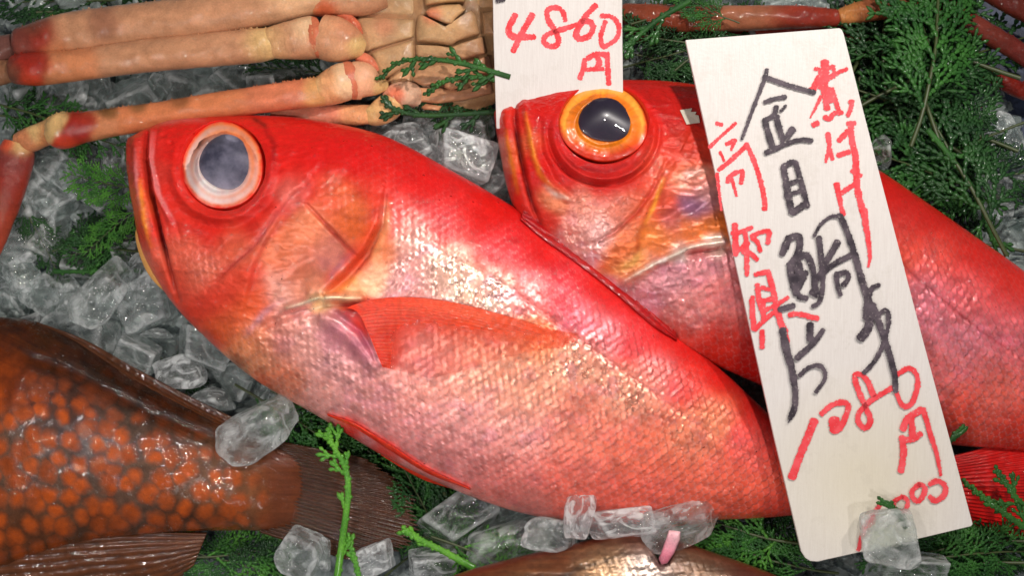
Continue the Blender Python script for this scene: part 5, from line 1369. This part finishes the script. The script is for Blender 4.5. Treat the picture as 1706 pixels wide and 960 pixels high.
def sprig(seed, L=3.0, fan=1.0, spacing=0.34, sub=True, bend=0.9, lw=0.038, order3=True):
    rs = random.Random(seed)
    segs = []; stem = []

    def bend_p(x, y):
        # lay the flat spray over a gentle arch
        return x, y, bend * (0.28 * math.sin(x * 1.1 + seed) + 0.12 * math.sin(y * 2.3 + seed * 2) - 0.10 * y * y)

    def line(x, y, ang, ln, w, lvl):
        n = max(2, int(ln / 0.075)); s = ln / n
        for k in range(n):
            ang += rs.uniform(-.05, .05)
            x2 = x + s * math.cos(ang); y2 = y + s * math.sin(ang)
            ww = w * (1 - 0.35 * k / n)
            segs.append((x, y, ang, s * 1.05, ww))
            if lvl == 2 and order3 and k % 3 == 1 and n - k > 1 and ln > 0.22:
                for sd in ((1, -1) if rs.random() < .75 else (rs.choice((1, -1)),)):
                    segs.append((x2, y2, ang + sd * 0.62, s * 1.5, ww * 0.85))
                    if ln - k * s > 0.22: segs.append((x2 + s * 1.3 * math.cos(ang + sd * .62), y2 + s * 1.3 * math.sin(ang + sd * .62), ang + sd * 0.5, s * 1.3, ww * 0.8))
            x, y = x2, y2
        return x, y

    x = y = 0; ang = 0; k = 0; pts = [(0, 0)]; curv = rs.uniform(-.18, .18)
    s = spacing / 2; N = int(L / s)
    for i in range(N):
        ang += curv * s + rs.uniform(-.05, .05)
        x += s * math.cos(ang); y += s * math.sin(ang); pts.append((x, y))
        u = i / N
        if i % 1 == 0 and i > 1:
            sd = 1 if i % 2 else -1
            env = fan * (0.28 + 0.95 * math.sin(math.pi * min(1, (u * 0.9 + 0.12))) ** 0.8) * (1 - 0.55 * u) * rs.uniform(.75, 1.15)
            if env < 0.12: continue
            a2 = ang + sd * rs.uniform(.62, .85)
            # second order branch with its own twigs
            bx, by, ba = x, y, a2; m = max(2, int(env / 0.155)); st_ = env / m
            for q in range(m):
                ba -= sd * 0.05 + rs.uniform(-.05, .05)
                segs.append((bx, by, ba, st_ * 1.08 * 0.5, lw)); segs.append((bx + st_ * .5 * math.cos(ba), by + st_ * .5 * math.sin(ba), ba, st_ * 0.56, lw))
                bx += st_ * math.cos(ba); by += st_ * math.sin(ba)
                if sub and q < m - 1:
                    l3 = (0.16 + 0.36 * env * (1 - q / m)) * rs.uniform(.6, 1.15)
                    for s2 in ((1, -1) if rs.random() < .55 else ((1,) if q % 2 else (-1,))):
                        line(bx, by, ba + s2 * rs.uniform(.45, .7), l3 * (1.0 if s2 == sd else .8), lw * 0.95, 2)
            segs.append((bx, by, ba, 0.10, lw * .9))
    line(x, y, ang, 0.25, lw, 1)
    V = []; F4 = []; F3 = []; off = 0
    for (sx, sy, a, l, w) in segs:
        ca, sa = math.cos(a), math.sin(a)
        lift = rs.uniform(-.02, .02)
        T = TPL
        lx = sx + T[:, 0] * l * ca - T[:, 1] * w * sa
        ly = sy + T[:, 0] * l * sa + T[:, 1] * w * ca
        z0 = np.array([bend_p(p, q)[2] for p, q in ((sx, sy), (sx + l * ca, sy + l * sa))])
        lz = z0[0] + (z0[1] - z0[0]) * np.clip(T[:, 0], 0, 1.2) + T[:, 2] * w * 0.55 + lift
        V.append(np.stack([lx, ly, lz], -1))
        F4 += [tuple(q + off for q in f) for f in TF]; F3 += [tuple(q + off for q in f) for f in TF3]
        off += 19
    V = np.vstack(V)
    pth = np.array([(p, q, bend_p(p, q)[2] - 0.01) for p, q in pts])
    SV, SF, _ = tube(pth, np.linspace(0.034, 0.016, len(pth)) * (0.9 if fan > .5 else 1.0), 1.0, 8)
    return V, F4 + F3, SV, SF


PROT = []
for k, kw in enumerate([dict(L=3.2), dict(L=2.6, fan=1.15), dict(L=2.2, fan=.8), dict(L=3.6, fan=.75, bend=.8), dict(L=2.4, fan=1.0, spacing=.28)]):
    PROT.append(sprig(k + 1, **kw))
PM = {}


def sprig_obj(k, matk, px, py, z, rz, sc, label, group, tilt=(0, 0), flip=False):
    root = tag(empty('cedar_sprig', P(px, py, z)), label, 'greenery', group)
    root.rotation_euler = (tilt[0], tilt[1], math.radians(rz)); root.scale = (sc, -sc if flip else sc, sc)
    if (k, matk) not in PM:
        V, F, SV, SF = PROT[k]
        a = mesh('foliage', V, F, M[matk], root)
        b = mesh('stem', SV.reshape(-1, 3), SF, M['twig'], root)
        PM[(k, matk)] = (a.data, b.data)
    else:
        for nm, d in zip(('foliage', 'stem'), PM[(k, matk)]):
            o = bpy.data.objects.new(nm, d); COL.objects.link(o); o.parent = root
    return root


UR = 'dark green cedar sprays behind the big tag in the upper right'
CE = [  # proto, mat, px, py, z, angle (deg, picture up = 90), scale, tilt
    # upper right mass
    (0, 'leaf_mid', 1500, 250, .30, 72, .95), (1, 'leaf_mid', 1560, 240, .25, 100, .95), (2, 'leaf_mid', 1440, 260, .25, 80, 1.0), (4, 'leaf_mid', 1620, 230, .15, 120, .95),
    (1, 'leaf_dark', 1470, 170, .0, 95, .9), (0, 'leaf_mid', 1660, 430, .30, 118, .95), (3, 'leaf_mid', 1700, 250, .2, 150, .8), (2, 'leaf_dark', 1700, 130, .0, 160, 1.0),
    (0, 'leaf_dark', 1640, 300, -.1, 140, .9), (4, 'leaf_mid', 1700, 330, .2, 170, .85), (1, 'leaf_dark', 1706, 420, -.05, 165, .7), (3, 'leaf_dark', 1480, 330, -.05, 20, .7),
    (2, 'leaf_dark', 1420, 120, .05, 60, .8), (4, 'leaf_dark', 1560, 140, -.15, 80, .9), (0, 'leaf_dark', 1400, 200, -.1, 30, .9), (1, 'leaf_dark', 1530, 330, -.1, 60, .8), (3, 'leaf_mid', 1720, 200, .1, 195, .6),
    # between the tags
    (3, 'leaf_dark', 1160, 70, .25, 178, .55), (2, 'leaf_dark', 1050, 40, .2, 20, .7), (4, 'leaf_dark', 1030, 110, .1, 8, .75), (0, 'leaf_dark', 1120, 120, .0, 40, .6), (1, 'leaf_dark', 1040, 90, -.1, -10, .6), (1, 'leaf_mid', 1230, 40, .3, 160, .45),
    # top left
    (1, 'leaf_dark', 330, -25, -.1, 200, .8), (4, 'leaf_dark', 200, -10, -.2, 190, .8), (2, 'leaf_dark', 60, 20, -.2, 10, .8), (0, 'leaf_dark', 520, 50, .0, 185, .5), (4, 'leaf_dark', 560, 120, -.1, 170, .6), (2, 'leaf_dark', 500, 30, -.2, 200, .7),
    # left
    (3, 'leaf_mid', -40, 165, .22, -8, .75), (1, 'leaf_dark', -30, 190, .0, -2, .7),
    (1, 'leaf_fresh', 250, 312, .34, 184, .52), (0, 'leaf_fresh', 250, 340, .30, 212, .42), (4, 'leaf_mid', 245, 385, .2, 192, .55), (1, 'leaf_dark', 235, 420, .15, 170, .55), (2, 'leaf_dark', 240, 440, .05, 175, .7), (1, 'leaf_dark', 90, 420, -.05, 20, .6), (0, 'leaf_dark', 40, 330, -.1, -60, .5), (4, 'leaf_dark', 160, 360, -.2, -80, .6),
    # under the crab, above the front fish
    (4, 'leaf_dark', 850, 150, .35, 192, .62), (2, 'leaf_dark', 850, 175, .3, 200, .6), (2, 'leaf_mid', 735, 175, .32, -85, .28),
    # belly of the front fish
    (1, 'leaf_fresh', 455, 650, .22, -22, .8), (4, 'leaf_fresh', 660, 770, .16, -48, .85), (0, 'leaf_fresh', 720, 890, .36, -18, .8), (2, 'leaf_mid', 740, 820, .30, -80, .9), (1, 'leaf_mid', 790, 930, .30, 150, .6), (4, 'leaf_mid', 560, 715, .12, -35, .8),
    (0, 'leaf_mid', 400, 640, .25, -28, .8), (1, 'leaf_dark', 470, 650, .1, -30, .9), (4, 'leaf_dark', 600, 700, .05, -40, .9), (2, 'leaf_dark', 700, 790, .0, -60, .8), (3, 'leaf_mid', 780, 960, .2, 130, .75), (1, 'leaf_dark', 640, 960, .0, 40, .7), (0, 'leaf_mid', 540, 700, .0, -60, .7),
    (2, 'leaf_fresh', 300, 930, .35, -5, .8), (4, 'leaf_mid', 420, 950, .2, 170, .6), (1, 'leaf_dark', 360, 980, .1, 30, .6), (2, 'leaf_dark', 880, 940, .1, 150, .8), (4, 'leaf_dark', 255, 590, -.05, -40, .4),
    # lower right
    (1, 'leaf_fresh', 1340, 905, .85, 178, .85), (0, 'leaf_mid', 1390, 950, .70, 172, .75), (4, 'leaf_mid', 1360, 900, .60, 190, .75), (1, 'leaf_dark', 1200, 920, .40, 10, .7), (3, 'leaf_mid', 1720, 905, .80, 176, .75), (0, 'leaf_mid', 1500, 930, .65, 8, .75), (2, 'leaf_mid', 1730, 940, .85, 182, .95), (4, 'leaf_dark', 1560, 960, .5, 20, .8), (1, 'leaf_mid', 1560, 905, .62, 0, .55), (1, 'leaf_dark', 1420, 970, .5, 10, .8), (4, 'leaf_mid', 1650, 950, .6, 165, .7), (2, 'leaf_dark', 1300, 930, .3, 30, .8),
]


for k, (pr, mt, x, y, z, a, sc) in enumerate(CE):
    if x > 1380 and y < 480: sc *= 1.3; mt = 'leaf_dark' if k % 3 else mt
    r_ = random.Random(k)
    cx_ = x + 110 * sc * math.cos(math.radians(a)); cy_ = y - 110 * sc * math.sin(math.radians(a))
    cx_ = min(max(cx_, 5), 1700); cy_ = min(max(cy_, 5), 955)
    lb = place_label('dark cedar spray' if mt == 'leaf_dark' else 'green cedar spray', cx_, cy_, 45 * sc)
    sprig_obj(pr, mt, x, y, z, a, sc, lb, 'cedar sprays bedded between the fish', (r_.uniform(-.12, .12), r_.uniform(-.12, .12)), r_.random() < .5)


def twig(label, stem_pts, side, mat, rad=0.05, group=None):
    """single named sprig drawn from its own stem line; side = list of (t, angle offset, length)"""
    p = spl(stem_pts, 60)
    W_ = PA(p[:, 0], p[:, 1], p[:, 2])
    root = thing('cedar_sprig', label, 'greenery', tuple(W_[0]), group)
    V, F, _ = tube(W_, np.linspace(rad, rad * .55, 60), .8, 10)
    V, F = capped(V, F)
    mesh('stem', sub(V, W_[0]), F, M[mat], root)
    Vs = []; F_ = []; off = 0
    rs = random.Random(len(stem_pts) + int(stem_pts[0][0]))
    def leafline(q, a, ln, w):
        nonlocal off
        m = max(2, int(ln / .11)); s = ln / m
        for _ in range(m):
            a += rs.uniform(-.1, .1)
            ca, sa = math.cos(a), math.sin(a)
            Vs.append(np.stack([q[0] + TPL[:, 0] * s * 1.1 * ca - TPL[:, 1] * w * sa, q[1] + TPL[:, 0] * s * 1.1 * sa + TPL[:, 1] * w * ca, q[2] + TPL[:, 2] * w * .6], -1))
            F_.extend([tuple(x + off for x in f) for f in TF + TF3]); off += 19
            q = (q[0] + s * ca, q[1] + s * sa, q[2] + rs.uniform(-.005, .01))
    for (t_, da, ln) in side:
        i = int(t_ * 58)
        d = W_[min(i + 1, 59)] - W_[i]; a = math.atan2(d[1], d[0])
        leafline(tuple(W_[i]), a + da, ln, .042)
        if ln > .3: leafline((W_[i][0] + ln * .4 * math.cos(a + da), W_[i][1] + ln * .4 * math.sin(a + da), W_[i][2]), a + da * 1.8, ln * .5, .036)
        if ln > .22: leafline((W_[i][0] + ln * .55 * math.cos(a + da), W_[i][1] + ln * .55 * math.sin(a + da), W_[i][2]), a + da * .2, ln * .45, .034)
    for i in range(2, 57, 3):
        d = W_[i + 1] - W_[i]; leafline(tuple(W_[i] + [0, 0, .01]), math.atan2(d[1], d[0]) + (0.25 if i % 2 else -.25), .13, rad * .8)
    mesh('foliage', sub(np.vstack(Vs), W_[0]), F_, M[mat], root)
    return root


twig('bright green upright cedar sprig standing across the tail of the spotted fish', [(560, 975, .95), (572, 890, 1.0), (580, 820, 1.02), (575, 780, 1.0), (556, 745, 1.0), (545, 722, 1.0)],
     [(.32, .5, .28), (.55, .7, .34), (.62, -.5, .26), (.72, .8, .36), (.78, -.6, .40), (.90, .6, .25), (.95, -.5, .22), (.12, -.5, .3)], 'leaf_bright', .06)
twig('bright green cedar tip beside the rough brown ice lump', [(600, 970, .95), (590, 930, .95), (580, 900, .95)], [(.4, .5, .2), (.8, -.5, .2)], 'leaf_bright', .045)
twig('bright green cedar tip below the tail end of the spotted fish', [(790, 948, .75), (740, 920, .78), (700, 900, .8), (676, 886, .82)], [(.5, .4, .22), (.75, -.5, .2), (.9, .4, .2)], 'leaf_bright', .06)
twig('curved green cedar twig arching across the crab belly', [(850, 128, 1.05), (780, 108, 1.08), (715, 98, 1.08), (665, 104, 1.0), (632, 132, .85)], [(.2, .6, .35), (.3, -.7, .3), (.1, .8, .3), (.62, .9, .32), (.45, .5, .3), (.15, -.4, .25)], 'leaf_mid', .045)
twig('lower curved green cedar twig on the crab belly', [(850, 138, 1.0), (790, 128, 1.0), (740, 136, .98), (714, 154, .9)], [(.2, .7, .3), (.4, .8, .25), (.25, -.5, .2)], 'leaf_mid', .042)
twig('dark cedar twig at the rear edge of the pale crab', [(840, 185, .55), (770, 190, .6), (700, 192, .7), (660, 182, .75), (640, 168, .78)], [(.3, .6, .4), (.5, -.5, .3), (.7, .6, .35), (.85, -.5, .2), (.15, .7, .4)], 'leaf_dark', .045)
twig('green cedar twig leaning on the right edge of the 4860 tag', [(1150, 0, .9), (1100, 30, .95), (1060, 62, 1.0), (1036, 82, 1.0)], [(.3, .5, .5), (.5, -.5, .4), (.7, .5, .35), (.85, -.4, .2)], 'leaf_mid', .05)
twig('upper dark green cedar tip lying on the red tail fin', [(1730, 850, 1.05), (1700, 838, 1.08), (1680, 812, 1.1), (1660, 785, 1.05)], [(.3, .6, .5), (.5, -.6, .35), (.75, .5, .2)], 'leaf_mid', .05)
twig('lower green cedar tip reaching across the red tail fin to the big tag', [(1740, 900, 1.1), (1690, 868, 1.15), (1650, 838, 1.15), (1606, 804, 1.1)], [(.2, -.6, .4), (.45, -.5, .25), (.6, .4, .2)], 'leaf_mid', .055)
twig('tiny green cedar tip between tag and red tail fin', [(1578, 740, 1.1), (1590, 728, 1.12), (1600, 718, 1.1)], [(.4, .5, .1)], 'leaf_mid', .045)
twig('yellow cedar stalk lying left of the front fish jaw', [(90, 452, .1), (150, 452, .15), (235, 452, .15)], [(.5, .6, .2)], 'leaf_mid', .045)
twig('long olive cedar stem running down the upper right greens', [(1545, 215, .45), (1590, 270, .48), (1630, 330, .5), (1650, 390, .48), (1668, 440, .45)], [(.2, .7, .5), (.35, -.7, .5), (.5, .7, .5), (.65, -.7, .4), (.8, .6, .4)], 'leaf_mid', .05)
twig('small leafy cedar tip lying on the foot of the big tag under the ice dome', [(1508, 880, 1.68), (1492, 852, 1.7), (1470, 838, 1.72)], [(.3, .5, .12), (.6, -.5, .12)], 'leaf_mid', .04)

print("objects", len(bpy.data.objects))
